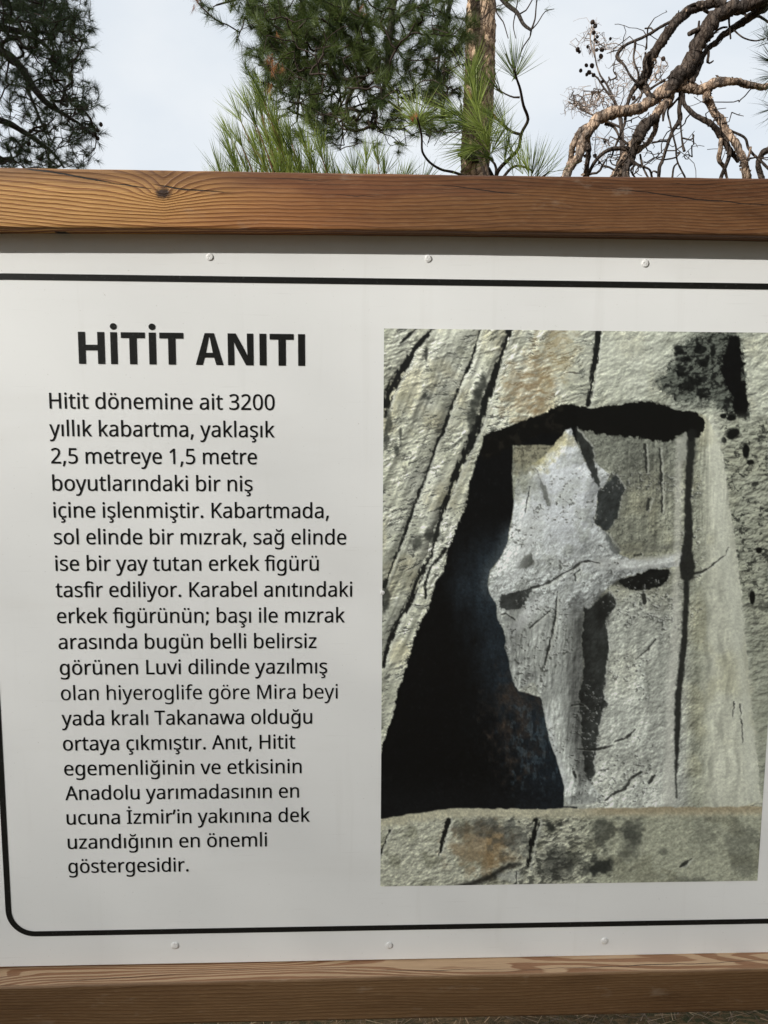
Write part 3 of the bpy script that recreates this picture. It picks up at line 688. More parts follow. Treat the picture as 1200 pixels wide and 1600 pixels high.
# panel: a 4 mm white composite sheet screwed between the beams
ZT = at(600, 361, DF)[2]+.035
def mat_panel():
    k = NT('white_sheet')
    a = k.noise(k.coord((3, 3, 3)), 1, 3, .5); b = k.noise(k.coord((260, 260, 260)), 1, 3, .6); d = k.noise(k.coord((2, 12, 12), loc=(1, 2, 3)), 1, 4, .6)
    dots = k.noise(k.coord((420, 420, 420)), 1, 2, .5)
    c = k.mix(k.math('MULTIPLY', k.ramp(a, [(.4, 0.), (.65, 1.)]), .35), (.845, .85, .835), (.80, .81, .80))
    c = k.mix(k.math('MULTIPLY', k.ramp(dots, [(.745, 0.), (.77, 1.)]), .35), c, (.35, .33, .28))
    c = k.mix(k.math('MULTIPLY', k.ramp(d, [(.56, 0.), (.75, 1.)]), .12), c, (.60, .58, .52))
    run = k.noise(k.coord((38, 38, 2.2), loc=(5, 0, 0)), 1, 4, .6); scr = k.noise(k.coord((14, 14, 420)), 1, 2, .5)
    c = k.mix(k.math('MULTIPLY', k.ramp(run, [(.60, 0.), (.78, 1.)]), .16), c, (.55, .54, .49))
    c = k.mix(k.math('MULTIPLY', k.ramp(scr, [(.70, 0.), (.76, 1.)]), .12), c, (.50, .49, .46))
    return k.done(c, k.ramp(a, [(.3, .34), (.7, .44)]), k.bump(k.math('ADD', a, k.math('MULTIPLY', b, .02)), .12, .01), .4)
mb = MB()
zb0 = BZ+.0012
nx = 24
for i in range(1):
    mb.box(PX0, PX1, D, D+.004, zb0, ZT)
pan = link('panel', mb.mesh('panel'), mat_panel(), board)
bv = pan.modifiers.new('b', 'BEVEL'); bv.width = .0008; bv.segments = 2
# a dark batten behind the panel closes the gap between sheet and beams
mb = MB(); mb.box(PX0-.02, PX1+.02, D+.0085, D+.038, BZ+.002, BZ+.06); link('batten', mb.mesh('batten'), mat_plain('batten_wood', (.16, .09, .05), .8, .2), board)

ink = NT('black_ink'); inkn = ink.noise(ink.coord((300, 300, 300)), 1, 4, .6)
ink.done(ink.mix(ink.ramp(inkn, [(.60, 0.), (.70, 1.)]), (.010, .010, .009), (.040, .040, .038)), .42, None, .25)
ink2 = NT('letter_ink'); ink2.done((.006, .006, .006), .5, None, .15)
YI = D-.0005
def border():
    w = .0071
    xl = at(11.3, 1301, D)[0]-w; zt = at(600, 435, D)[2]; zb = at(600, 1453.3, D)[2]
    xr = PX1-(xl-PX0)
    def loop(o):
        a, b, c, d = xl+o, xr-o, zb+o, zt-o; R = .036-o; pts = []
        for cx, cz, a0 in ((b-R, d-R, 0), (a+R, d-R, 90), (a+R, c+R, 180), (b-R, c+R, 270)):
            pts += [(cx+R*math.cos(math.radians(a0+q*7.5)), cz+R*math.sin(math.radians(a0+q*7.5))) for q in range(13)]
        return pts
    A, B = loop(0), loop(w); n = len(A); mb = MB()
    V = [(x, YI, z) for x, z in A+B]; mb.add(V, [(q, (q+1) % n, n+(q+1) % n, n+q) for q in range(n)])
    link('border_line', mb.mesh('border_line'), ink.m, pan)
border()

# lettering
GLY = json.loads(r'''{",":[215,[[154,84,149,65,143,45,136,23,111,-42,85,-103,33,-103,49,-38,63,31,73,93,148,93]]],".":[215,[[58,43,61,69,72,85,88,94,107,97,126,94,142,85,153,69,157,43,153,18,142,2,126,-8,107,-11,88,-8,72,2,61,18]]],"0":[459,[[419,287,418,242,415,201,409,163,401,128,390,97,376,70,359,47,339,27,316,12,290,1,261,-6,229,-8,188,-4,153,8,122,27,97,54,76,88,60,129,48,176,42,229,39,287,41,346,48,399,58,446,73,486,93,520,119,547,149,566,186,578,229,581,269,578,304,566,335,547,361,520,382,486,399,446,410,399,417,346],[110,287,111,238,115,194,121,156,131,125,143,98,159,78,178,64,202,55,229,52,256,55,279,64,298,78,314,98,326,124,336,156,343,194,347,238,348,287,347,336,343,380,336,417,326,449,314,475,298,495,279,510,256,518,229,521,202,518,178,510,159,495,143,475,131,449,121,417,115,380,111,336]]],"1":[459,[[285,0,216,0,216,400,216,439,217,470,219,499,196,477,169,455,108,405,71,452,226,573,285,573]]],"2":[459,[[417,0,38,0,38,59,188,210,216,238,240,264,261,287,280,309,295,331,306,353,315,376,320,399,322,424,318,453,309,477,294,496,273,510,249,518,221,520,194,519,169,514,147,506,126,495,104,482,83,466,45,513,60,526,77,537,94,548,113,557,132,565,153,572,174,577,197,580,221,581,255,579,285,572,313,562,336,548,356,531,372,510,384,485,391,458,394,428,392,399,386,371,375,344,361,318,344,292,324,267,301,241,275,214,247,185,128,67,128,64,417,64]]],"3":[459,[[395,439,394,414,389,392,381,372,370,355,356,339,340,326,321,316,300,307,277,302,277,298,319,290,353,276,379,255,398,229,409,198,413,163,410,131,403,101,390,74,371,50,348,30,318,14,283,2,241,-6,193,-8,164,-7,136,-5,110,-1,85,5,60,13,36,23,36,89,61,78,87,69,114,61,141,56,168,52,194,51,241,55,278,65,305,81,324,104,335,132,339,164,337,187,331,206,320,223,306,236,288,247,265,255,240,261,211,264,179,265,123,265,123,326,180,326,209,327,236,332,259,339,278,350,294,362,307,377,319,404,323,434,320,460,311,481,295,498,274,511,249,519,219,521,190,520,164,515,140,508,117,498,75,473,39,521,61,537,87,550,115,563,147,573,181,579,218,581,273,576,317,563,352,540,376,511,390,477]]],"5":[459,[[221,351,258,349,292,342,322,331,349,316,371,297,389,274,402,247,410,217,413,183,410,145,402,111,387,81,368,54,343,32,314,15,280,2,242,-5,199,-8,170,-7,142,-4,116,0,91,6,70,14,51,23,51,90,71,79,95,70,121,62,148,57,174,53,200,52,227,54,252,58,274,65,293,76,310,89,323,106,333,126,339,149,341,176,337,210,325,239,306,262,279,279,243,289,197,292,173,291,146,288,99,280,64,302,86,573,373,573,373,508,146,508,132,342,169,348,194,350]]],";":[215,[[147,84,141,65,135,45,128,23,104,-42,78,-103,25,-103,36,-55,48,-4,58,47,66,93,141,93],[56,387,60,412,71,429,86,438,105,441,124,438,141,429,152,412,156,387,152,362,141,345,124,335,105,332,86,335,71,345,60,362]]],"A":[512,[[437,0,368,177,141,177,73,0,0,0,224,575,289,575,512,0],[282,415,274,438,263,473,255,500,247,468,238,438,230,415,165,241,346,241]]],"H":[594,[[516,0,443,0,443,267,150,267,150,0,78,0,78,573,150,573,150,330,443,330,443,573,516,573]]],"K":[496,[[496,0,411,0,209,273,150,222,150,0,78,0,78,573,150,573,150,290,199,345,249,399,403,573,488,573,261,323]]],"L":[420,[[78,0,78,573,150,573,150,64,400,64,400,0]]],"M":[727,[[330,0,142,502,139,502,142,461,144,407,144,347,144,0,78,0,78,573,184,573,361,103,364,103,544,573,650,573,650,0,578,0,578,352,579,408,581,460,584,501,581,501,390,0]]],"T":[446,[[259,0,187,0,187,509,8,509,8,573,437,573,437,509,259,509]]],"a":[450,[[231,437,279,433,318,422,347,403,368,375,381,338,385,293,385,0,334,0,320,61,317,61,298,40,279,22,258,9,234,-1,216,-5,195,-7,172,-8,148,-7,124,-2,103,6,84,16,68,30,55,48,45,68,39,92,37,119,43,159,59,192,87,219,127,238,179,251,243,257,316,259,316,285,313,317,306,342,293,359,275,371,253,378,227,380,205,379,183,376,163,370,143,363,124,355,106,347,84,400,104,410,126,419,151,426,177,432,204,436],[252,208,204,203,167,195,141,182,124,165,113,144,110,119,115,87,132,66,157,53,188,49,223,52,253,62,279,79,299,103,311,134,315,172,315,210]]],"b":[493,[[139,461,138,410,135,373,139,373,153,390,169,405,189,419,213,429,240,435,272,437,322,431,365,412,401,381,428,338,444,283,449,215,447,168,439,127,427,91,410,61,390,36,365,17,337,3,306,-5,272,-8,240,-6,213,0,189,10,169,24,153,38,139,55,133,55,119,0,68,0,68,609,139,609],[260,379,231,377,207,371,188,361,172,348,159,330,150,308,144,282,140,252,139,217,139,214,142,165,150,125,165,93,187,69,219,55,261,51,297,55,325,69,348,93,363,126,373,166,376,216,373,265,363,306,348,338,325,360,296,374]]],"c":[385,[[241,-8,204,-5,170,2,139,15,112,34,88,58,69,87,55,123,47,165,44,213,47,262,56,305,71,342,90,372,114,396,142,415,174,428,208,435,245,438,267,437,288,435,309,431,336,424,358,415,337,356,292,370,267,374,244,376,217,374,193,368,172,358,155,343,141,325,131,303,123,277,119,247,117,213,119,181,123,152,131,126,141,104,155,86,172,71,191,61,214,55,240,53,262,54,283,56,302,60,328,68,351,78,351,15,328,5,304,-2,285,-5,264,-7]]],"d":[493,[[221,-8,171,-2,128,17,92,48,65,91,49,146,44,214,49,282,66,338,93,381,128,413,171,432,221,438,253,436,280,429,303,420,323,407,340,391,354,374,359,374,356,405,354,438,354,609,425,609,425,0,368,0,358,58,354,58,340,40,323,24,303,11,279,1,252,-6],[232,51,273,55,305,67,328,88,343,117,352,154,355,200,355,213,352,263,343,304,329,336,306,360,274,375,231,379,196,374,168,359,146,334,130,300,120,260,117,213,120,165,130,125,146,93,168,69,197,55]]],"e":[452,[[234,438,269,435,301,427,329,414,354,396,374,373,390,346,402,315,409,281,411,244,411,201,117,201,122,157,134,119,154,90,181,69,215,56,254,52,280,53,305,56,327,60,348,66,370,73,392,82,392,20,370,11,349,4,327,-1,304,-5,279,-7,251,-8,212,-5,176,3,143,17,114,36,90,61,70,91,56,126,47,167,44,212,47,257,55,297,68,333,86,364,108,390,134,411,164,426,198,435],[233,380,202,377,175,366,154,348,137,323,125,293,119,257,338,257,336,281,333,302,326,322,312,346,292,364,276,373,256,378]]],"f":[276,[[266,375,158,375,158,0,87,0,87,375,12,375,12,408,87,432,87,457,89,492,95,522,104,547,116,568,132,585,152,597,174,606,199,612,227,613,252,612,274,609,310,599,292,544,262,552,228,556,197,550,175,532,166,513,160,489,158,458,158,430,266,430]]],"g":[493,[[221,438,248,436,273,431,297,422,319,409,338,393,355,373,359,373,369,430,425,430,425,-7,423,-46,416,-80,404,-109,388,-135,367,-155,341,-172,310,-183,274,-190,233,-192,202,-192,174,-189,147,-186,122,-180,99,-174,78,-165,78,-100,99,-110,123,-118,149,-125,177,-130,206,-133,237,-134,271,-130,300,-119,324,-101,341,-77,352,-48,355,-13,355,4,356,32,358,57,354,57,338,37,320,21,299,8,275,-1,250,-6,221,-8,170,-2,126,18,91,51,65,95,49,149,44,214,49,278,65,332,91,377,126,411,169,431],[230,379,207,376,187,370,169,359,153,344,140,326,130,303,123,277,119,247,117,213,120,165,130,124,146,92,169,68,197,54,232,50,262,52,288,58,309,69,326,85,340,105,349,131,353,151,355,173,356,197,356,214,355,251,350,282,343,309,332,331,319,348,302,362,281,371,257,377]]],"h":[496,[[139,431,138,399,135,370,140,370,155,391,174,407,196,420,221,429,247,435,273,437,306,435,335,430,360,421,382,408,399,391,413,370,423,344,429,314,431,280,431,0,361,0,361,275,358,307,351,333,338,353,319,367,295,376,265,379,235,377,210,370,189,360,173,347,160,329,150,308,144,283,140,254,139,222,139,0,68,0,68,609,139,609]]],"i":[207,[[139,430,139,0,68,0,68,430],[104,591,119,588,133,580,142,566,145,546,142,526,133,512,119,504,104,501,88,504,75,512,66,526,63,546,66,566,75,580,88,588]]],"k":[428,[[138,291,137,257,135,221,138,221,152,240,172,264,189,285,326,430,409,430,235,246,421,0,336,0,187,200,138,158,138,0,68,0,68,609,138,609]]],"l":[207,[[139,0,68,0,68,609,139,609]]],"m":[750,[[540,438,584,434,621,421,649,401,669,371,681,330,685,280,685,0,615,0,615,277,613,308,606,333,594,353,577,367,555,376,528,379,490,374,460,362,438,342,423,315,414,280,411,237,411,0,342,0,342,277,339,308,332,333,320,353,303,367,281,376,253,379,227,377,204,370,185,360,170,347,158,329,150,308,144,283,140,255,139,223,139,0,68,0,68,430,125,430,136,371,140,371,155,392,173,409,194,422,217,431,241,436,266,438,298,436,325,430,349,420,369,406,386,388,398,366,402,366,418,388,438,406,461,420,486,430,512,436]]],"n":[496,[[275,438,322,434,361,421,391,401,413,371,426,330,431,280,431,0,361,0,361,275,358,307,351,333,338,353,319,367,295,376,265,379,222,374,189,361,166,338,151,308,142,269,139,223,139,0,68,0,68,430,125,430,136,371,140,371,156,392,175,409,198,422,222,431,248,436]]],"o":[485,[[442,216,440,181,436,150,428,121,417,95,404,71,388,51,369,33,348,18,324,7,299,-1,271,-6,241,-8,214,-6,188,-1,163,7,140,18,119,33,100,51,84,71,70,95,59,121,51,150,46,181,44,216,47,261,55,301,68,336,87,367,110,392,137,412,169,426,204,435,244,438,281,435,316,426,347,412,374,392,398,367,417,336,431,301,439,261],[117,216,119,184,123,154,130,128,141,105,155,86,172,71,192,59,216,53,243,51,270,53,294,59,314,71,331,86,345,105,356,128,363,154,367,184,369,216,367,248,363,277,355,303,345,325,331,344,314,359,294,370,270,376,242,379,202,374,171,359,147,335,130,303,120,263]]],"r":[331,[[269,438,295,437,319,433,310,368,287,372,264,374,240,371,217,363,195,351,176,334,161,313,149,289,143,270,140,251,139,229,139,0,68,0,68,430,126,430,134,351,137,351,152,374,170,395,191,413,214,426,240,435]]],"s":[384,[[348,119,346,92,339,69,327,49,311,32,292,18,268,6,241,-2,210,-6,176,-8,148,-7,122,-5,99,-1,78,5,59,11,42,19,42,83,60,75,81,67,104,60,128,54,153,50,178,49,211,51,236,57,256,66,274,86,280,112,278,128,271,141,259,154,239,167,222,176,200,185,174,196,148,206,124,217,103,228,76,245,57,266,45,292,41,324,46,358,61,386,85,408,118,425,157,435,202,438,228,437,252,434,275,430,298,424,319,417,339,409,315,353,297,360,278,366,258,372,238,377,218,379,197,380,171,379,149,374,131,366,114,350,108,328,111,312,119,298,133,286,154,274,172,266,193,256,219,246,245,236,268,226,289,215,314,197,333,176,344,150]]],"t":[289,[[212,50,245,53,272,59,272,5,258,0,240,-4,200,-8,178,-7,157,-3,138,4,120,13,104,27,91,44,82,66,76,93,74,125,74,375,13,375,13,409,75,437,103,528,144,528,144,430,269,430,269,375,144,375,144,127,146,103,153,83,163,69,185,54]]],"u":[496,[[427,430,427,0,370,0,359,57,356,57,340,36,321,20,298,8,273,-1,247,-6,220,-8,187,-6,159,-1,134,8,112,21,95,38,81,59,71,85,65,114,63,148,63,430,135,430,135,153,137,122,145,96,158,76,176,62,200,53,230,51,260,53,285,59,306,69,323,82,336,100,345,121,352,146,356,175,357,206,357,430]]],"v":[407,[[163,0,0,430,75,430,167,176,180,137,193,96,201,63,204,63,214,96,227,138,241,176,332,430,407,430,244,0]]],"w":[630,[[346,243,336,276,328,308,321,335,316,357,313,357,308,335,302,307,294,275,284,242,207,1,127,1,9,431,82,431,141,201,153,154,163,109,169,73,172,73,178,97,185,128,193,160,201,188,277,431,354,431,428,188,440,149,451,109,457,74,460,74,466,108,477,153,489,201,549,431,621,431,502,1,419,1]]],"y":[409,[[1,430,76,430,169,185,184,144,196,105,205,68,209,68,224,121,245,186,333,430,409,430,224,-59,213,-85,201,-108,188,-130,173,-148,157,-164,138,-176,117,-185,94,-191,67,-192,34,-190,9,-186,9,-130,30,-133,56,-135,79,-132,99,-126,116,-114,130,-99,142,-80,152,-59,174,-2]]],"z":[377,[[346,0,31,0,31,47,262,375,45,375,45,430,340,430,340,377,112,55,346,55]]],"ç":[385,[[241,-8,204,-5,170,2,139,15,112,34,88,58,69,87,55,123,47,165,44,213,47,262,56,305,71,342,90,372,114,396,142,415,174,428,208,435,245,438,267,437,288,435,309,431,336,424,358,415,337,356,292,370,267,374,244,376,217,374,193,368,172,358,155,343,141,325,131,303,123,277,119,247,117,213,119,181,123,152,131,126,141,104,155,86,172,71,191,61,214,55,240,53,262,54,283,56,302,60,328,68,351,78,351,15,328,5,304,-2,285,-5,264,-7],[306,-111,303,-135,293,-155,277,-171,254,-183,224,-190,188,-192,165,-191,148,-188,148,-144,167,-147,190,-148,216,-146,234,-141,246,-130,249,-113,244,-95,228,-83,205,-74,176,-69,211,0,257,0,237,-43,255,-48,272,-55,286,-65,297,-77,304,-92]]],"ö":[485,[[442,216,440,181,436,150,428,121,417,95,404,71,388,51,369,33,348,18,324,7,299,-1,271,-6,241,-8,214,-6,188,-1,163,7,140,18,119,33,100,51,84,71,70,95,59,121,51,150,46,181,44,216,47,261,55,301,68,336,87,367,110,392,137,412,169,426,204,435,244,438,281,435,316,426,347,412,374,392,398,367,417,336,431,301,439,261],[117,216,119,184,123,154,130,128,141,105,155,86,172,71,192,59,216,53,243,51,270,53,294,59,314,71,331,86,345,105,356,128,363,154,367,184,369,216,367,248,363,277,355,303,345,325,331,344,314,359,294,370,270,376,242,379,202,374,171,359,147,335,130,303,120,263],[131,546,134,564,142,576,154,583,168,585,183,583,195,576,203,564,206,546,203,529,195,516,183,509,168,506,154,509,142,516,134,529],[281,546,284,564,292,576,304,583,318,585,333,583,345,576,353,564,356,546,353,529,345,516,333,509,318,506,304,509,292,516,284,529]]],"ü":[496,[[427,430,427,0,370,0,359,57,356,57,340,36,321,20,298,8,273,-1,247,-6,220,-8,187,-6,159,-1,134,8,112,21,95,38,81,59,71,85,65,114,63,148,63,430,135,430,135,153,137,122,145,96,158,76,176,62,200,53,230,51,260,53,285,59,306,69,323,82,336,100,345,121,352,146,356,175,357,206,357,430],[136,546,138,564,147,576,159,583,173,585,187,583,200,576,208,564,211,546,208,529,200,516,187,509,173,506,159,509,147,516,138,529],[286,546,289,564,297,576,309,583,323,585,337,583,350,576,358,564,361,546,358,529,350,516,337,509,323,506,309,509,297,516,289,529]]],"ğ":[493,[[221,438,248,436,273,431,297,422,319,409,338,393,355,373,359,373,369,430,425,430,425,-7,423,-46,416,-80,404,-109,388,-135,367,-155,341,-172,310,-183,274,-190,233,-192,202,-192,174,-189,147,-186,122,-180,99,-174,78,-165,78,-100,99,-110,123,-118,149,-125,177,-130,206,-133,237,-134,271,-130,300,-119,324,-101,341,-77,352,-48,355,-13,355,4,356,32,358,57,354,57,338,37,320,21,299,8,275,-1,250,-6,221,-8,170,-2,126,18,91,51,65,95,49,149,44,214,49,278,65,332,91,377,126,411,169,431],[230,379,207,376,187,370,169,359,153,344,140,326,130,303,123,277,119,247,117,213,120,165,130,124,146,92,169,68,197,54,232,50,262,52,288,58,309,69,326,85,340,105,349,131,353,151,355,173,356,197,356,214,355,251,350,282,343,309,332,331,319,348,302,362,281,371,257,377],[362,593,357,563,344,537,326,516,302,500,282,492,260,487,236,486,199,489,170,499,146,515,129,537,118,563,113,593,156,593,161,574,169,561,181,552,196,547,215,544,237,543,257,544,275,547,291,553,304,562,314,575,318,593]]],"İ":[272,[[239,0,32,0,32,42,99,57,99,515,32,531,32,573,239,573,239,531,172,515,172,57,239,42],[137,734,152,731,166,723,175,709,178,689,175,669,166,655,152,647,137,644,121,647,107,655,98,669,95,689,98,709,107,723,121,731]]],"ı":[207,[[139,0,68,0,68,430,139,430]]],"ş":[384,[[348,119,346,92,339,69,327,49,311,32,292,18,268,6,241,-2,210,-6,176,-8,148,-7,122,-5,99,-1,78,5,59,11,42,19,42,83,60,75,81,67,104,60,128,54,153,50,178,49,211,51,236,57,256,66,274,86,280,112,278,128,271,141,259,154,239,167,222,176,200,185,174,196,148,206,124,217,103,228,76,245,57,266,45,292,41,324,46,358,61,386,85,408,118,425,157,435,202,438,228,437,252,434,275,430,298,424,319,417,339,409,315,353,297,360,278,366,258,372,238,377,218,379,197,380,171,379,149,374,131,366,114,350,108,328,111,312,119,298,133,286,154,274,172,266,193,256,219,246,245,236,268,226,289,215,314,197,333,176,344,150],[272,-111,269,-135,259,-155,242,-171,219,-183,189,-190,153,-192,130,-191,113,-188,113,-144,132,-147,156,-148,181,-146,200,-141,211,-130,215,-113,210,-95,194,-83,170,-74,142,-69,176,0,223,0,202,-43,221,-48,237,-55,252,-65,263,-77,270,-92]]],"’":[140,[[131,564,125,545,119,524,112,503,88,437,62,376,10,376,21,424,32,476,42,527,50,573,125,573]]]," ":[209,[]]}''')
def contour_mesh(name, contours, y, mat, parent, offset=0.):
    cu = bpy.data.curves.new(name, 'CURVE'); cu.dimensions = '2D'; cu.fill_mode = 'BOTH'; cu.offset = offset
    for c in contours:
        s = cu.splines.new('POLY'); s.points.add(len(c)-1); s.use_cyclic_u = True
        for p, (x, z) in zip(s.points, c): p.co = (x, z, 0, 1)
    o = bpy.data.objects.new(name, cu); COL.objects.link(o)
    me = bpy.data.meshes.new_from_object(o.evaluated_get(bpy.context.evaluated_depsgraph_get())); bpy.data.objects.remove(o); bpy.data.curves.remove(cu)
    me.transform(Matrix(((1, 0, 0, 0), (0, 0, 0, y), (0, 1, 0, 0), (0, 0, 0, 1)))); me.materials.clear(); me.name = name
    return link(name, me, mat, parent)
LINES = [('Hitit dönemine ait 3200', 77.8, 428.9, 637.4, 641), ('yıllık kabartma, yaklaşık', 77.8, 428.9, 680.2, 682.8), ('2,5 metreye 1,5 metre', 80.4, 401.3, 723.4, 725), ('boyutlarındaki bir niş', 82.5, 394.5, 765.8, 767),
         ('içine işlenmiştir. Kabartmada,', 84.2, 513.5, 808.2, 810), ('sol elinde bir mızrak, sağ elinde', 85, 540.7, 850.6, 851), ('ise bir yay tutan erkek figürü', 87.2, 497.7, 892, 892), ('tasfir ediliyor. Karabel anıtındaki', 87.6, 550, 932.6, 931.6),
         ('erkek figürünün; başı ile mızrak', 89.7, 538.5, 973.4, 972.4), ('arasında bugün belli belirsiz', 91.9, 494.3, 1014.2, 1013.4), ('görünen Luvi dilinde yazılmış', 94, 511, 1054.4, 1053.4), ('olan hiyeroglife göre Mira beyi', 95.7, 527.5, 1094, 1092.4),
         ('yada kralı Takanawa olduğu', 97, 487.5, 1133.4, 1132), ('ortaya çıkmıştır. Anıt, Hitit', 99, 461.2, 1172.6, 1171), ('egemenliğinin ve etkisinin', 100.8, 471, 1211, 1209.6), ('Anadolu yarımadasının en', 102.5, 467, 1249, 1247.4),
         ('ucuna İzmir’in yakınına dek', 104.6, 484, 1286.6, 1284.4), ('uzandığının en önemli', 106.3, 417, 1324, 1322.4), ('göstergesidir.', 107.2, 294.6, 1361.4, 1360.4)]
base = [at((a+b)/2, (p+q)/2, D)[2] for _, a, b, p, q in LINES]
co = np.polyfit(np.arange(19), base, 1)
EM = 23.6/F*D/.573/math.cos(0)
for i, (txt, a, b, p, q) in enumerate(LINES):
    z = np.polyval(co, i); zc = z
    xa = at(a, p, D)[0]; xb = at(b, q, D)[0]
    # ink extents of the line in font units
    pen = 0; items = []
    j = 0
    while j < len(txt):
        ch = txt[j]; adv, cs = GLY[ch]
        if ch == 'f' and j+1 < len(txt) and txt[j+1] == 'i':      # ligature: the dotless stem hangs from the hook of the f
            items.append((pen, cs, 0)); adv_f = adv-18
            adv2, cs2 = GLY['ı']; items.append((pen+adv_f, cs2, 0)); items.append((pen+adv_f, 'bar', 0)); pen += adv_f+adv2; j += 2; continue
        items.append((pen, cs, 0)); pen += adv; j += 1
    allx = [pen_+x for pen_, cs, _ in items if cs != 'bar' for c in cs for x in c[0::2]]
    x0, x1 = min(allx), max(allx); sx = (xb-xa)/(x1-x0); sz = EM/1000
    cont = []; bars = []
    for pen_, cs, _ in items:
        if cs == 'bar':
            # cross bar and hook joined to the stem
            sw = GLY['ı'][1][0][0::2]; l_, r_ = min(sw), max(sw)
            bars.append([(pen_-70, 437-54+54-54), (pen_+l_+4, 383), (pen_+l_+4, 437), (pen_-70, 437)])
            cx = (l_+r_)/2+pen_; bars.append([(pen_-75, 560), (pen_-60, 602), (cx-10, 602), (cx+30, 575), (cx+10, 545), (cx-22, 560)])
            bars.append([(cx+6+38*math.cos(q*math.pi/6), 545+38*math.sin(q*math.pi/6)) for q in range(12)])
            continue
        for c in cs: cont.append([(xa+(pen_+x-x0)*sx, z+y*sz) for x, y in zip(c[0::2], c[1::2])])
    o = contour_mesh('text_line', cont, YI, ink2.m, pan, .00014 if 'M' not in txt else .00003)
    if bars:
        mb = MB()
        for bpts in bars:
            V = [(xa+(x-x0)*sx, YI-.0001, z+y*sz) for x, y in bpts]; mb.add(V, [tuple(range(len(V)))])
        me2 = mb.mesh('bars'); 
        tmp = bpy.data.objects.new('tmp', me2); COL.objects.link(tmp)
        link('ligature', me2, ink2.m, pan); bpy.data.objects.remove(tmp)

def title():
    """HİTİT ANITI in bold capitals, laid out from measured stems"""
    def Tp(u, v): p = at(u, v, D); return (p[0], p[2])
    u = lambda z: z/2.0
    zb = at(300, 240+660/2, D)[2]; zt = at(300, 240+560.5/2, D)[2]; H = zt-zb
    def X(z): 
        return at(z/2.0, 545+z*.004, D)[0]
    t = H*.205; C = []
    rect = lambda a, b, c, d: [(a, c), (b, c), (b, d), (a, d)]
    def h(a, b, w): return [(X(a), zb), (X(a+w), zb), (X(a+w), zb+H*.425), (X(b-w), zb+H*.425), (X(b-w), zb), (X(b), zb), (X(b), zt), (X(b-w), zt), (X(b-w), zb+H*.60), (X(a+w), zb+H*.60), (X(a+w), zt), (X(a), zt)]
    C.append(h(245.5, 327.5, 22))
    def dot(c):
        cx = X(c); r = H*.108; cz = zt+H*.178
        return [(cx+r*math.cos(q*math.pi/10), cz+r*.95*math.sin(q*math.pi/10)) for q in range(20)]
    def T(a, b, s0, s1): return [(X(s0), zb), (X(s1), zb), (X(s1), zt-t*.88), (X(b), zt-t*.88), (X(b), zt), (X(a), zt), (X(a), zt-t*.88), (X(s0), zt-t*.88)]
    I = lambda a, b: rect(X(a), X(b), zb, zt)
    C += [I(346, 367), dot(356.5), T(379, 454, 405, 428), I(466, 488), dot(477), T(499, 574, 526, 549)]
    # A
    a, b = 611, 698; m = (a+b)/2
    C.append([(X(a), zb), (X(a+22), zb), (X(a+28.5), zb+H*.235), (X(b-29), zb+H*.235), (X(b-22.5), zb), (X(b), zb), (X(m+15), zt), (X(m-14), zt)])
    C.append([(X(a+32.5), zb+H*.385), (X(b-33), zb+H*.385), (X(m+1.5), zt-H*.13), (X(m-1.0), zt-H*.13)])
    # N
    a, b = 712, 792
    C.append([(X(a), zb), (X(a+20), zb), (X(a+20), zb+H*.44), (X(a+19), zb+H*.74), (X(a+27), zb+H*.56), (X(b-23.5), zb), (X(b), zb), (X(b), zt), (X(b-20), zt), (X(b-20), zb+H*.60), (X(b-18.5), zb+H*.29), (X(b-27), zb+H*.48), (X(a+25), zt), (X(a), zt)])
    C += [I(811, 832.5), T(843, 918, 870, 893), I(931.5, 953)]
    contour_mesh('title', C, YI, ink.m, pan)
title()

# printed photograph: a flat glossy print, its picture carried by a fine grid of coloured vertices
def photo_print():
    x0 = at(597.5, 900, D)[0]; x1 = at(1183, 1376, D)[0]; z1 = at(800, 515.5, D)[2]; z0 = at(800, 1381.5, D)[2]
    nx, nz = 500, 711
    X, Z = np.meshgrid(np.linspace(x0, x1, nx), np.linspace(z1, z0, nz))      # rows from top to bottom
    # back to picture coordinates
    d = np.stack([X, np.full_like(X, D), Z-EYE], -1) @ ROT
    U = (600+F*d[..., 0]/d[..., 1]).astype(np.float32); V = (800-F*d[..., 2]/d[..., 1]).astype(np.float32)
    c = paint_print(U, V)
    lin_ = np.where(c <= .04045, c/12.92, ((c+.055)/1.055)**2.4)
    mb = MB(); i = np.arange(nz-1)[:, None]*nx+np.arange(nx-1)[None, :]
    mb.add(np.stack([X, np.full_like(X, YI), Z], -1), np.stack([i, i+nx, i+nx+1, i+1], -1).reshape(-1, 4))
    me = mb.mesh('printed_photo')
    ca = me.color_attributes.new('print', 'FLOAT_COLOR', 'POINT')
    rgba = np.ones((nx*nz, 4), np.float32); rgba[:, :3] = lin_.reshape(-1, 3)*PRINT_GAIN; ca.data.foreach_set('color', rgba.ravel())
    k = NT('photo_print'); a = k.attr('print'); k.done(a.outputs['Color'], .34, None, .4)
    o = link('printed_photo', me, k.m, pan); o['label'] = 'printed photograph of a worn figure carved in a rock niche, grey and beige'
PRINT_GAIN = 1.22
photo_print()

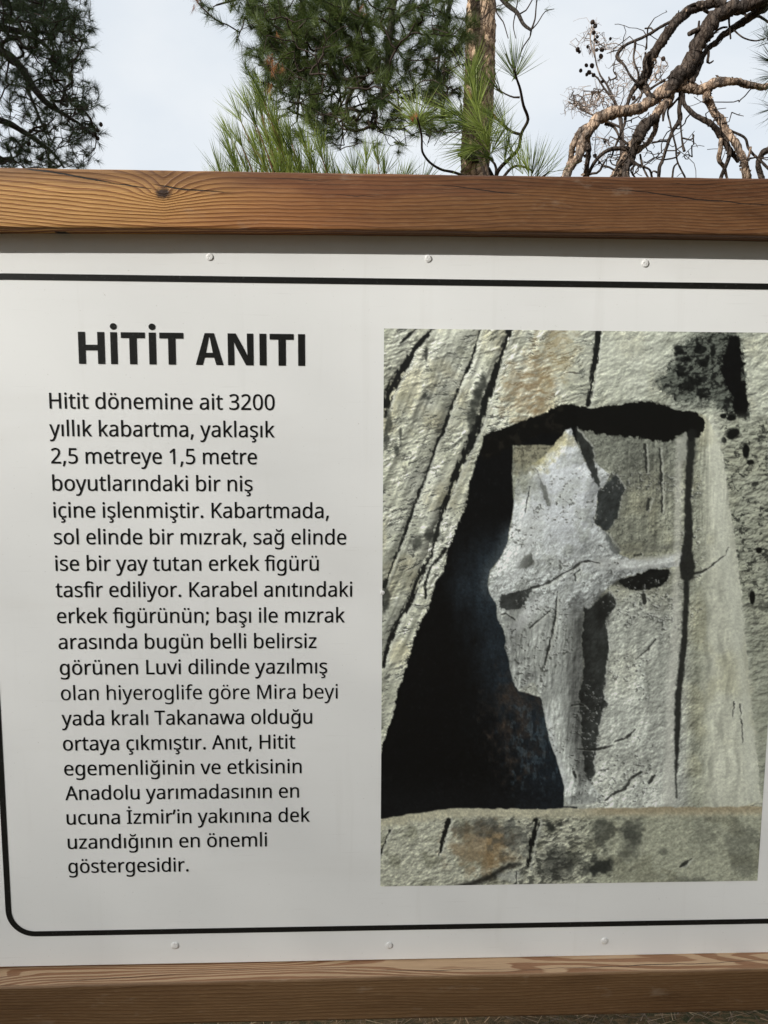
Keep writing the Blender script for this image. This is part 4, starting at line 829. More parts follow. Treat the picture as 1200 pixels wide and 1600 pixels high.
# rivets
def rivets():
    k = NT('painted_rivet'); n = k.noise(k.coord((600, 600, 600)), 1, 3, .6)
    k.done(k.mix(k.ramp(n, [(.4, 0.), (.6, 1.)]), (.88, .88, .86), (.76, .755, .735)), .32, k.bump(n, .6, .002), .5)
    rs = np.random.RandomState(4)
    for u, v, r in ((328, 401.5, 5.2), (669, 404, 5.4), (1008, 411.5, 5.6), (1350, 421, 5.5), (273.5, 1477, 6.), (608, 1477, 5.8), (944.5, 1470, 5.8), (1270, 1464, 5.8), (597.5, 926, 3.6)):
        c = at(u, v, D); R = r/F*D; mb = MB(); V = []; S_ = 18
        ring = [(1.0, 0), (1.02, .25), (.93, .42), (.70, .58), (.40, .66), (.16, .60)]
        for rr, hh in ring:
            for q in range(S_):
                a = q*2*math.pi/S_; j = 1+(rs.rand()-.5)*.14; V.append((c[0]+R*rr*j*math.cos(a), D-.0003-R*hh*.36*(1+(rs.rand()-.5)*.2), c[2]+R*rr*j*math.sin(a)))
        V.append((c[0], D-.0003-R*.20, c[2])); n_ = len(V)-1; f = []
        for e in range(len(ring)-1): f += [(e*S_+q, e*S_+(q+1) % S_, (e+1)*S_+(q+1) % S_, (e+1)*S_+q) for q in range(S_)]
        mb.add(V, f); mb.add(V[-1-S_:], [(q, (q+1) % S_, S_) for q in range(S_)])
        link('rivet', mb.mesh('rivet', True), k.m, pan)
rivets()

# ---------------------------------------------------------------- trees
BARK_PINE = mat_bark('pine_bark', (.72, .51, .34), (.22, .17, .135), (.55, .41, .29), .55, .018, .58)
BARK_DARK = mat_bark('dark_bark', (.085, .070, .058), (.045, .038, .033), (.11, .095, .08), 1.2, .006, .45)
BARK_DEAD = mat_bark('flaking_dead_bark', (.56, .40, .28), (.12, .095, .08), (.30, .26, .215), 1.0, .006, .53)
BARK_DEAD_DARK = mat_bark('dark_dead_bark', (.105, .078, .060), (.048, .039, .034), (.14, .115, .095), 1.0, .006, .5)  # darker brown dead bark, for the trunk and most limbs
TWIG = mat_plain('twig_bark', (.050, .036, .028), .85, .2, 0, .4, 90)
TWIG_PALE = mat_plain('dry_twig_bark', (.44, .355, .30), .85, .2, 0, .5, 60)
ND_DARK = mat_needle('pine_needles', (.020, .036, .014), (.075, .105, .034), trans=.3)
ND_MID = mat_needle('green_pine_needles', (.030, .055, .014), (.150, .195, .050), trans=.35)
ND_YOUNG = mat_needle('young_pine_needles', (.055, .090, .016), (.31, .38, .085), trans=.4)
ND_DRY = mat_needle('dry_pine_needles', (.26, .085, .028), (.52, .24, .10), trans=.3)
CONE = mat_plain('cone_scales', (.060, .040, .030), .8, .2, 0, .6, 200, .004)

def unit(v): return v/(np.linalg.norm(v, axis=-1, keepdims=True)+1e-9)

def needles(mb, P, A, n, L, spread, sleeve, width, rs, shade=(0, 1), droop=0., bend=0.):
    """bundles of needles round shoots that end at P and point along A"""
    M = len(P); P = np.repeat(P, n, 0); A = unit(np.repeat(A, n, 0))
    sh = np.repeat(rs.uniform(shade[0], shade[1], M), n)+rs.uniform(-.22, .22, M*n)
    r = unit(rs.normal(size=(M*n, 3))); perp = unit(r-(r*A).sum(1, keepdims=True)*A)
    th = np.radians(rs.uniform(spread[0], spread[1], M*n))[:, None]
    d = unit(A*np.cos(th)+perp*np.sin(th)); d[:, 2] -= droop*rs.rand(M*n); d = unit(d)
    b = P-A*(rs.rand(M*n)*sleeve)[:, None]
    l = (L*rs.uniform(.62, 1.08, M*n))[:, None]
    w = unit(np.cross(d, unit(rs.normal(size=(M*n, 3)))))*width*.5
    N = M*n; k = np.arange(N)[:, None]
    if not bend:
        V = np.stack([b-w, b+w, b+d*l], 1); mb.add(V.reshape(-1, 3), k*3+np.array([[0, 1, 2]]), shade=np.repeat(np.clip(sh, 0, 1), 3))
    else:
        q = unit(np.cross(d, w)+rs.normal(size=(N, 3))*.001); m = b+d*l*.5
        side = perp*.0; e = b+d*l+(perp*-1.*bend+np.array([[0, 0, -.6*bend]]))*l*rs.rand(N)[:, None]
        V = np.stack([b-w*.7, b+w*.7, m+w, m-w, e], 1)
        mb.add(V.reshape(-1, 3), k*5+np.array([[0, 1, 2, 3]]), shade=np.repeat(np.clip(sh, 0, 1), 5))
        mb.f.append(k*5+np.array([[3, 2, 4]])+(mb.n-N*5))

def grow(nodes, targets, rs, step=.05, droop=.1, wig=.12):
    """link every target to the nearest node with a bent twig; returns twig paths and the end direction"""
    nodes = np.asarray(nodes, float); d0 = np.array([np.linalg.norm(nodes-t, axis=1).min() for t in targets])
    cap = len(nodes)+int(sum(d0)/step*1.6)+len(targets)*6+50
    N = np.zeros((cap, 3)); N[:len(nodes)] = nodes; par = np.full(cap, -1); cnt = len(nodes); base = cnt
    paths = []; ends = []
    for ti in np.argsort(d0):
        t = targets[ti]; dist = np.linalg.norm(N[:cnt]-t, axis=1); i = int(dist.argmin()); d = dist[i]
        m = max(2, int(d/step)); a = N[i]; mid = (a+t)/2+rs.normal(size=3)*d*wig; mid[2] -= d*droop*rs.uniform(-.3, 1.)
        s = (np.arange(1, m+1)/m)[:, None]; Q = a*(1-s)**2+2*mid*s*(1-s)+t*s*s
        Q[:-1] += rs.normal(size=(m-1, 3))*min(step, d)*.10
        if cnt+m >= cap: break
        idx = np.arange(cnt, cnt+m); N[idx] = Q; par[idx[0]] = i; par[idx[1:]] = idx[:-1]; cnt += m
        paths.append(np.concatenate([[i], idx])); ends.append(unit(t-mid))
    load = np.zeros(cnt)
    for p in paths: load[p[-1]] += 1
    for i in range(cnt-1, base-1, -1):
        if par[i] >= 0: load[par[i]] += load[i]
    tip = np.array([N[p[-1]] for p in paths])
    return N[:cnt], paths, load, tip, np.array(ends)

def twig_mesh(name, N, paths, load, r0, power, rmax, mat, parent, sides=4):
    mb = MB()
    for p in paths:
        r = np.minimum(r0*np.maximum(load[p], 1)**power, rmax)
        r[0] = min(r[0], r[1]*1.25); tube(mb, np.column_stack([N[p], r]), sides)
    return tag(link(name, mb.mesh(name, True), mat, parent), kind='stuff')

def cone_mesh(name, size, rs):
    mb = MB(); V = []; F = []; S_ = 9; R = 7
    for i in range(R):
        t = i/(R-1); rr = size*.42*math.sin(math.pi*min(.97, .12+.8*t))**.8
        for q in range(S_):
            a = (q+.5*(i % 2))*2*math.pi/S_; j = 1+.18*((i+q) % 2)+rs.rand()*.1
            V.append((rr*j*math.cos(a), rr*j*math.sin(a), -size*t))
    for i in range(R-1): F += [(i*S_+q, i*S_+(q+1) % S_, (i+1)*S_+(q+1) % S_, (i+1)*S_+q) for q in range(S_)]
    mb.add(V, F); me = mb.mesh(name); me.materials.append(CONE); return me
CONE_ME = cone_mesh('pine_cone', .055, np.random.RandomState(2))
def put_cone(p, parent, rs, s=1.):
    o = bpy.data.objects.new('pine_cone', CONE_ME); COL.objects.link(o); o.parent = parent
    o.location = Vector(p)-parent.location; o.rotation_euler = (rs.uniform(-.9, .9), rs.uniform(-.9, .9), rs.uniform(0, 6)); o.scale = (s, s, s)

def ell(rs, spots, Y, depth):
    """points spread through soft blobs given as (u, v, ru, rv, count) in the view, with real depth"""
    out = []
    for u, v, ru, rv, n in spots:
        q = rs.normal(size=(n*3, 3)); q = q[np.abs(q).max(1) < 2][:n]*.55
        for a in q:
            y = Y+a[2]*depth*1.6; out.append(at(u+a[0]*ru*1.5, v+a[1]*rv*1.5, y))
    return np.array(out)

def limb_path(pts, Y, ys=0., rs=None, wmul=1.):
    """pts: (u, v, width in picture pixels[, dy])"""
    out = []
    for k, p in enumerate(pts):
        y = Y+(p[3] if len(p) > 3 else 0)+ys*k; q = at(p[0], p[1], y); out.append([q[0], q[1], q[2], p[2]*wmul/F*y/2])
    return np.array(out)

def limb(name, C, mat, parent, sides=12, rough=.12, seed=0, step=.03, flaky=0.):
    rs = np.random.RandomState(seed); mb = MB(); tube(mb, catmull(C, step), sides, rough, rs, flaky)
    return link(name, mb.mesh(name, True), mat, parent)

# ---- big pine with hanging crown behind the board
def centre_pine():
    rs = np.random.RandomState(21); Y = 7.2
    foot = at(738, 300, Y); root = empty('pine_tree', (foot[0], Y, 0), 'tall orange-barked pine behind the board, its dark green needles hanging left of the trunk', 'tree')
    r = .135
    C = [[foot[0]-.06, Y, -.15, r*1.35], [foot[0]-.05, Y, .5, r*1.12]]
    for u, v, w in ((735, 700, 44), (738, 480, 43), (742, 270, 42), (749, 130, 44), (752, 0, 42), (756, -160, 40), (770, -420, 36), (790, -800, 26), (800, -1150, 14)):
        p = at(u, v, Y); C.append([p[0], Y, p[2], w/F*Y/2])
    limb('trunk', np.array(C), BARK_PINE, root, 40, .085, 5, .022, .035)
    # torn stub of a dead branch on the trunk
    limb('branch_stub', limb_path([(752, 250, 16, -.05), (740, 245, 13, -.15), (728, 243, 9, -.2), (716, 242, 4, -.22)], Y), BARK_DARK, root, 8, .4, 3, .02, .3)
    LB = [[(752, -150, 16), (720, -150, 13), (672, -115, 12), (638, -60, 11), (616, 0, 10), (608, 60, 9), (605, 117, 8), (592, 157, 6), (578, 196, 4)],
          [(754, -230, 18), (660, -215, 15), (560, -140, 13), (500, -60, 11), (472, 10, 9), (466, 80, 7), (468, 130, 5), (464, 190, 3)],
          [(640, -65, 9), (575, -40, 8), (536, 25, 7), (522, 90, 5), (532, 150, 3)],
          [(750, -70, 10), (712, -20, 8), (694, 50, 6), (684, 110, 4), (690, 170, 3)],
          [(500, -60, 8), (430, -30, 6), (380, -5, 4), (338, 8, 2.5)],
          [(756, -300, 14), (700, -330, 12), (600, -300, 10), (480, -220, 8), (420, -120, 6)],
          [(760, -40, 9, -.1), (772, -20, 8, -.2), (790, 5, 7, -.3), (808, 20, 6, -.35), (818, 38, 5, -.4), (830, 47, 4, -.4)]]
    nodes = []
    for i, L in enumerate(LB):
        dy = rs.uniform(-.5, .5) if i not in (4, 6) else 0
        L2 = [tuple(p[:3])+((p[3] if len(p) > 3 else 0)+dy*min(1, k/3)-.25*k/4,) for k, p in enumerate(L)]
        C = catmull(limb_path(L2, Y), .03); nodes.append(C[:, :3]); limb('branch', C, BARK_DARK, root, 8, .1, 40+i, .03)
    nodes = np.vstack(nodes)
    spots = [(470, 40, 62, 46, 210), (430, 70, 34, 40, 80), (545, 30, 50, 46, 150), (560, 90, 50, 36, 90), (650, 60, 52, 60, 150), (700, 60, 26, 60, 60), (500, 100, 60, 30, 80),
             (660, 140, 46, 34, 50), (610, 150, 40, 40, 34), (500, 150, 70, 34, 110), (470, 120, 46, 30, 70), (555, 190, 70, 30, 110), (500, 190, 50, 30, 60), (690, 150, 30, 50, 50), (440, 130, 24, 30, 40), (650, 190, 50, 30, 50), (600, 120, 34, 30, 40), (560, -80, 190, 60, 230), (470, -100, 90, 60, 120), (360, 4, 40, 10, 10), (335, 18, 20, 14, 5), (410, 20, 20, 20, 20)]
    T = ell(rs, spots, Y-.7, .75)
    N, paths, load, tip, end = grow(nodes, T, rs, .045, .10, .10)
    twig_mesh('twigs', N, paths, load, .0021, .42, .012, TWIG, root)
    e = unit(end+np.array([0, -.05, .10])+rs.normal(size=end.shape)*.30)
    # lower twigs have shed most of their needles
    vz = tip[:, 2]; keep = rs.rand(len(tip)) < np.where(vz < at(500, 118, Y-.7)[2], .38, 1.)
    mb = MB(); needles(mb, tip[keep], e[keep], 85, .115, (14, 66), .085, .0026, rs, (.0, 1.), .12)
    # needles also sit along the last part of each twig
    sub = rs.choice(np.flatnonzero(keep), min(650, keep.sum()), False); inner = np.array([N[p[len(p)*2//3]] for p in [paths[i] for i in sub]])
    needles(mb, inner, e[sub], 34, .095, (25, 75), .06, .0024, rs, (0, .8), .1)
    tag(link('needles', mb.mesh('needles'), ND_MID, root), kind='stuff')
    mb = MB(); D_ = []
    for u, v, n in ((424, 96, 4), (428, 112, 3), (419, 143, 4), (430, 190, 2), (442, 108, 2), (305, 6, 2), (570, 14, 2), (437, 62, 1)):
        for _ in range(n): D_.append(at(u+rs.normal()*3, v+rs.normal()*5, Y-1.3+rs.normal()*.1))
    D_ = np.array(D_); needles(mb, D_, np.array([[0, 0, -1.]])+rs.normal(size=D_.shape)*.5, 26, .06, (15, 60), .05, .0022, rs, (.2, .9), .4)
    t = tag(link('dead_needles', mb.mesh('dead_needles'), ND_DRY, root), kind='stuff'); t['label'] = 'small clumps of orange dead needles'
    for u, v in ((690, 172), (505, 212)): put_cone(at(u, v, Y-.9), root, rs, .8)
    # thin bare twigs right of the trunk
    mb = MB()
    for L in ([(830, 47, 3), (836, 30, 2.4), (838, 8, 2), (842, -20, 1.5)], [(830, 47, 3), (828, 58, 2), (818, 72, 2), (812, 88, 1.2)], [(812, 22, 2.4), (822, 16, 2), (836, -8, 1.6)], [(832, 45, 2), (840, 36, 1.6), (852, 18, 1.4), (866, 14, 1)],
              [(772, -10, 3), (776, 20, 2), (786, 34, 1.8), (794, 60, 1.3)], [(806, 18, 2), (802, 40, 1.6), (806, 60, 1.2)]):
        tube(mb, catmull(limb_path([p+(-.4,) for p in L], Y), .03), 5)
    tag(link('bare_twigs', mb.mesh('bare_twigs'), TWIG, root), kind='stuff')
    mb = MB(); TP = np.array([at(854, 15, Y-.4), at(812, 86, Y-.4), at(838, 2, Y-.4)])
    needles(mb, TP, np.array([[.9, 0, -.1], [.4, 0, -1], [.2, 0, 1.]]), 14, .11, (10, 70), .02, .002, rs, (0, .5)); tag(link('sparse_needles', mb.mesh('sparse_needles'), ND_MID, root), kind='stuff')
centre_pine()

# ---- dark pine at the left edge
def left_pine():
    rs = np.random.RandomState(31); Y = 9.5
    foot = at(-330, 300, Y); root = empty('pine_tree', (foot[0], Y, 0), 'dark backlit pine crown with small cones filling the upper left corner', 'tree')
    C = [[foot[0], Y, -.2, .24], [foot[0], Y, 1., .2]]+[[foot[0]+.02*k, Y, 1+k*1.1, .2-.017*k] for k in range(1, 9)]
    limb('trunk', np.array(C), BARK_PINE, root, 20, .1, 6, .08)
    LB = [[(-330, 60, 22), (-200, 40, 18), (-90, 50, 15), (0, 80, 12), (30, 102, 11), (52, 136, 10), (72, 160, 9), (96, 176, 6), (128, 196, 4), (150, 214, 2.5)],
          [(-330, 230, 20), (-200, 170, 16), (-90, 165, 12), (0, 188, 10), (30, 202, 8), (58, 220, 7), (84, 240, 4), (100, 262, 3)],
          [(-330, -60, 18), (-200, -40, 15), (-80, 10, 12), (0, 42, 10), (40, 52, 8), (72, 72, 6), (88, 100, 4), (100, 116, 3)],
          [(-80, 10, 12), (-20, -5, 10), (30, 14, 8), (60, 6, 7), (90, -10, 5), (110, -30, 3)],
          [(-330, 300, 18), (-160, 262, 12), (-60, 252, 10), (0, 250, 8), (20, 247, 5)],
          [(40, 108, 6), (44, 140, 5), (58, 175, 4), (70, 205, 3)], [(-330, -160, 18), (-200, -140, 14), (-60, -80, 10), (60, -60, 6)]]
    nodes = []
    for i, L in enumerate(LB):
        dy = rs.uniform(-.8, .8); L2 = [p+(dy*min(1, k/4),) for k, p in enumerate(L)]
        C = catmull(limb_path(L2, Y), .04); nodes.append(C[:, :3]); limb('branch', C, BARK_DARK, root, 8, .1, 60+i, .04)
    spots = [(30, 12, 52, 32, 260), (96, 18, 28, 30, 110), (110, 50, 24, 30, 70), (50, 64, 50, 34, 150), (100, 94, 24, 24, 60), (66, 120, 40, 30, 70), (10, 130, 36, 40, 70), (88, 150, 36, 22, 60), (120, 160, 26, 24, 46),
             (134, 186, 20, 22, 34), (60, 190, 34, 20, 50), (30, 230, 40, 20, 54), (90, 222, 40, 20, 56), (128, 225, 22, 20, 24), (88, 254, 34, 12, 34), (20, 256, 30, 8, 22), (140, 200, 16, 10, 14), (142, 48, 6, 3, 4),
             (-60, 60, 50, 110, 170), (-60, 200, 50, 60, 80), (-180, 60, 90, 130, 160), (20, -60, 90, 40, 130)]
    T = ell(rs, spots, Y, 1.0)
    N, paths, load, tip, end = grow(np.vstack(nodes), T, rs, .06, .08, .10)
    twig_mesh('twigs', N, paths, load, .0026, .42, .016, TWIG, root)
    e = unit(end+np.array([0, 0, .15])+rs.normal(size=end.shape)*.35); mb = MB()
    keep = rs.rand(len(tip)) < .80
    needles(mb, tip[keep], e[keep], 58, .115, (12, 62), .09, .0032, rs, (0, 1.), .12)
    tag(link('needles', mb.mesh('needles'), ND_DARK, root), kind='stuff')
    for k in range(26):
        i = rs.randint(len(tip))
        if at(0, 70, Y)[2] > tip[i][2]: put_cone(tip[i]+rs.normal(size=3)*.02, root, rs, rs.uniform(.7, 1.1))
    for u, v in ((150, 201), (152, 214), (146, 208), (113, 92)): put_cone(at(u, v, Y-.3), root, rs, .9)
left_pine()

# ---- young pines just behind the board
def shoots(root, L, Y, rs, L_n=.115, n=70, spread=(6, 30), w=.0024, dry=0, bend=.10, mat=None, shade=(.15, .95), back=0.):
    """L: shoots as (u0, v0, u1, v1, dy)"""
    mbt = MB(); mbn = MB(); P = []; A = []
    for u0, v0, u1, v1, dy in L:
        a = at(u0, v0, Y+dy*.6); b = at(u1, v1, Y+dy); m = (a+b)/2+rs.normal(size=3)*.012; ln = np.linalg.norm(b-a)
        C = catmull(np.array([list(a)+[.0042], list(m)+[.0034], list(b)+[.0020]]), .03); tube(mbt, C, 5)
        k = int(rs.randint(1, 4))
        for q in range(k):
            t = 1-q/k*.75; j = int(t*(len(C)-1)); P.append(C[j, :3]); A.append(b-m)
    P = np.array(P); A = np.array(A)
    tag(link('shoots', mbt.mesh('shoots', True), TWIG_BROWN, root), kind='stuff')
    needles(mbn, P, A, n, L_n, spread, .03, w, rs, shade, .0, bend)
    tag(link('needles', mbn.mesh('needles'), mat or ND_YOUNG, root), kind='stuff')
TWIG_BROWN = mat_plain('shoot_bark', (.17, .085, .045), .8, .2, 0, .4, 90)

def sapling_left():
    rs = np.random.RandomState(41); Y = 3.4
    f = at(470, 300, Y); root = empty('young_pine', (f[0], Y, 0), 'bushy young pine with bright green needles rising behind the top beam, left of centre', 'young pine')
    limb('trunk', np.array([[f[0], Y, -.1, .022], [f[0]+.01, Y, .9, .018], [f[0]-.01, Y, 1.9, .014], [f[0], Y, f[2]-.12, .010]]), BARK_DARK, root, 8, .1, 1, .05)
    tips = [(352, 165), (372, 150), (386, 190), (350, 205), (343, 240), (372, 222), (398, 155), (408, 178), (424, 196), (400, 215), (440, 214), (332, 262), (455, 232), (470, 205), (385, 240), (425, 235), (360, 262),
            (480, 245), (497, 222), (512, 248), (455, 262), (410, 262), (392, 128), (415, 200), (440, 250), (365, 185)]
    tips += [(335, 215), (325, 245), (345, 190), (360, 235), (395, 250), (432, 245), (468, 235), (500, 250), (520, 235), (535, 255), (488, 200), (462, 180), (505, 262), (440, 175), (378, 262), (350, 262), (415, 215), (330, 225), (362, 180), (455, 210)]
    rs.shuffle(tips); tips = tips[:36]+[(372, 118), (390, 108), (402, 130), (360, 140), (384, 145), (415, 150), (345, 168), (398, 112), (425, 165), (440, 190)]
    L = []
    for u, v in tips:
        b = (u+(v*-.30+104)*1.0+rs.normal()*8, 345+rs.normal()*10); L.append((b[0], b[1], u+14, v+44, rs.uniform(-.28, .28)))
    shoots(root, L, Y, rs, .155, 38, (2, 36), .0023, bend=.06, shade=(.0, 1.))
    mb = MB()
    for u, v, *_ in [l[:2] for l in L]:
        b = at(u, v, Y); tube(mb, catmull(np.array([list(at(470, 420, Y))+[.006], list((at(462, 380, Y)+b)/2)+[.005], list(b)+[.0042]]), .05), 5)
    tag(link('branchlets', mb.mesh('branchlets', True), TWIG_BROWN, root), kind='stuff')

def sapling_mid():
    rs = np.random.RandomState(43); Y = 3.9
    f = at(590, 320, Y); root = empty('young_pine', (f[0], Y, 0), 'low young pine, shoots just over the beam between the bushy one and the trunk', 'young pine')
    limb('trunk', np.array([[f[0], Y, -.1, .02], [f[0]-.02, Y, 1.1, .016], [f[0], Y, f[2]-.1, .010]]), BARK_DARK, root, 8, .1, 2, .05)
    tips = [(530, 252), (548, 232), (562, 240), (578, 252), (596, 236), (540, 262), (568, 218), (586, 214), (612, 258), (640, 262), (655, 256), (628, 246), (556, 262), (600, 262)]
    L = [(590+(u-590)*.6+rs.normal()*6, 345, u+4, v+34, rs.uniform(-.25, .25)) for u, v in tips]
    shoots(root, L, Y, rs, .150, 40, (2, 44), .0024, bend=.06, shade=(.1, 1.))
    mb = MB()
    for u, v, *_ in [l[:2] for l in L]:
        b = at(u, v, Y); tube(mb, catmull(np.array([list(at(592, 430, Y))+[.006], list((at(590, 380, Y)+b)/2)+[.005], list(b)+[.0042]]), .05), 5)
    tag(link('branchlets', mb.mesh('branchlets', True), TWIG_BROWN, root), kind='stuff')

def sapling_right():
    rs = np.random.RandomState(47); Y = 3.1
    f = at(770, 330, Y); root = empty('young_pine', (f[0], Y, 0), 'spindly young pine with curved dark stems and long needle tufts before the trunk', 'young pine')
    limb('trunk', np.array([[f[0], Y, -.1, .02], [f[0]+.02, Y, 1.1, .016], [f[0], Y, f[2], .011], list(at(764, 262, Y-.02))+[.004]]), BARK_DARK, root, 8, .1, 2, .04)
    st = [[(762, 300, 6), (740, 282, 4.5), (712, 270, 4.), (690, 265, 3.8), (672, 254, 3.6), (660, 237, 3.4), (659, 215, 3.4), (655, 195, 3.2), (652, 184, 3)],
          [(770, 300, 7), (778, 268, 6), (796, 248, 5.4), (810, 232, 5.), (815, 208, 4.6), (825, 187, 4.6), (818, 165, 4.3), (813, 140, 3.8), (807, 122, 3.4), (804, 108, 3)],
          [(814, 210, 4.5), (800, 206, 4), (788, 196, 3.6), (772, 182, 3)],
          [(812, 152, 3.2), (803, 152, 2.6), (790, 147, 2.2), (776, 138, 2)],
          [(770, 300, 5), (800, 262, 4), (822, 262, 3.4), (832, 268, 3)], [(770, 300, 5), (758, 240, 4), (750, 200, 3.2), (745, 165, 2.8)], [(765, 290, 5), (742, 230, 3.5), (728, 196, 3), (716, 178, 2.4)],
          [(770, 300, 5), (775, 262, 4), (762, 245, 3)], [(770, 300, 4), (840, 280, 3), (858, 268, 2.4)], [(804, 108, 3), (796, 98, 2.4), (790, 84, 2)], [(747, 168, 3), (742, 148, 2.4), (736, 132, 2)]]
    rnd = [0, 0, .05, -.05, .1, .2, .15, .1, .1, 0, .2]
    for i, s in enumerate(st):
        C = catmull(limb_path([p+(-.04*k if i < 2 else rnd[i],) for k, p in enumerate(s)], Y), .012); limb('stem' if i < 2 else 'branchlet', C, TWIG, root, 7, .12, 90+i, .012)
    def dirv(du, dv, dy=0): return np.array([du, dy*40, -dv], float)
    T = [(653, 186, 6, -60, 46, 62), (655, 188, -50, -22, 26, 50), (655, 188, 45, -20, 20, 50), (650, 190, -30, 6, 14, 55), (658, 190, 40, 14, 10, 40), (650, 184, -20, -40, 18, 40),
         (804, 112, -4, -60, 40, 34), (806, 118, 34, -50, 16, 30), (802, 116, -30, -40, 14, 34), (772, 182, -40, -14, 34, 26), (788, 196, -30, -40, 22, 30), (778, 140, -40, -30, 26, 34),
         (745, 166, -6, -50, 40, 42), (742, 150, 10, -50, 40, 36), (738, 134, -30, -40, 36, 36), (752, 200, -30, -30, 40, 46), (716, 178, -40, -16, 34, 50), (722, 190, -50, 0, 40, 50), (728, 198, -46, 14, 34, 50),
         (744, 230, -50, 6, 44, 46), (762, 245, -40, -16, 46, 50), (772, 232, 20, -30, 40, 46), (760, 222, -10, -30, 50, 60), (750, 214, 24, -16, 40, 60), (790, 240, 4, -40, 24, 40),
         (832, 268, 10, -50, 30, 42), (824, 264, -14, -50, 26, 42), (812, 262, -24, -44, 20, 36), (840, 274, 26, -40, 20, 34), (800, 262, -10, -40, 20, 40), (858, 268, 10, -20, 8, 60), (765, 190, 14, -40, 34, 46), (736, 120, 14, -50, 26, 34)]
    mb = MB()
    for u, v, du, dv, n, sp in T:
        needles(mb, at(u, v, Y-.12+rs.uniform(-.08, .1))[None], dirv(du, dv, rs.uniform(-.4, .2))[None], int(n*1.25), .165, (2, sp), .03, .0022, rs, (.05, .95), .0, .06)
    tag(link('needles', mb.mesh('needles'), ND_YOUNG, root), kind='stuff')
    mb = MB(); needles(mb, np.array([at(651, 184, Y-.2), at(645, 188, Y-.2), at(736, 152, Y-.15), at(774, 184, Y-.15)]), np.array([[-.3, 0, 1.]]*4), 16, .03, (3, 35), .01, .0022, rs, (.2, .8))
    t = tag(link('bud_scales', mb.mesh('bud_scales'), ND_DRY, root), kind='stuff')
sapling_left(); sapling_mid(); sapling_right()

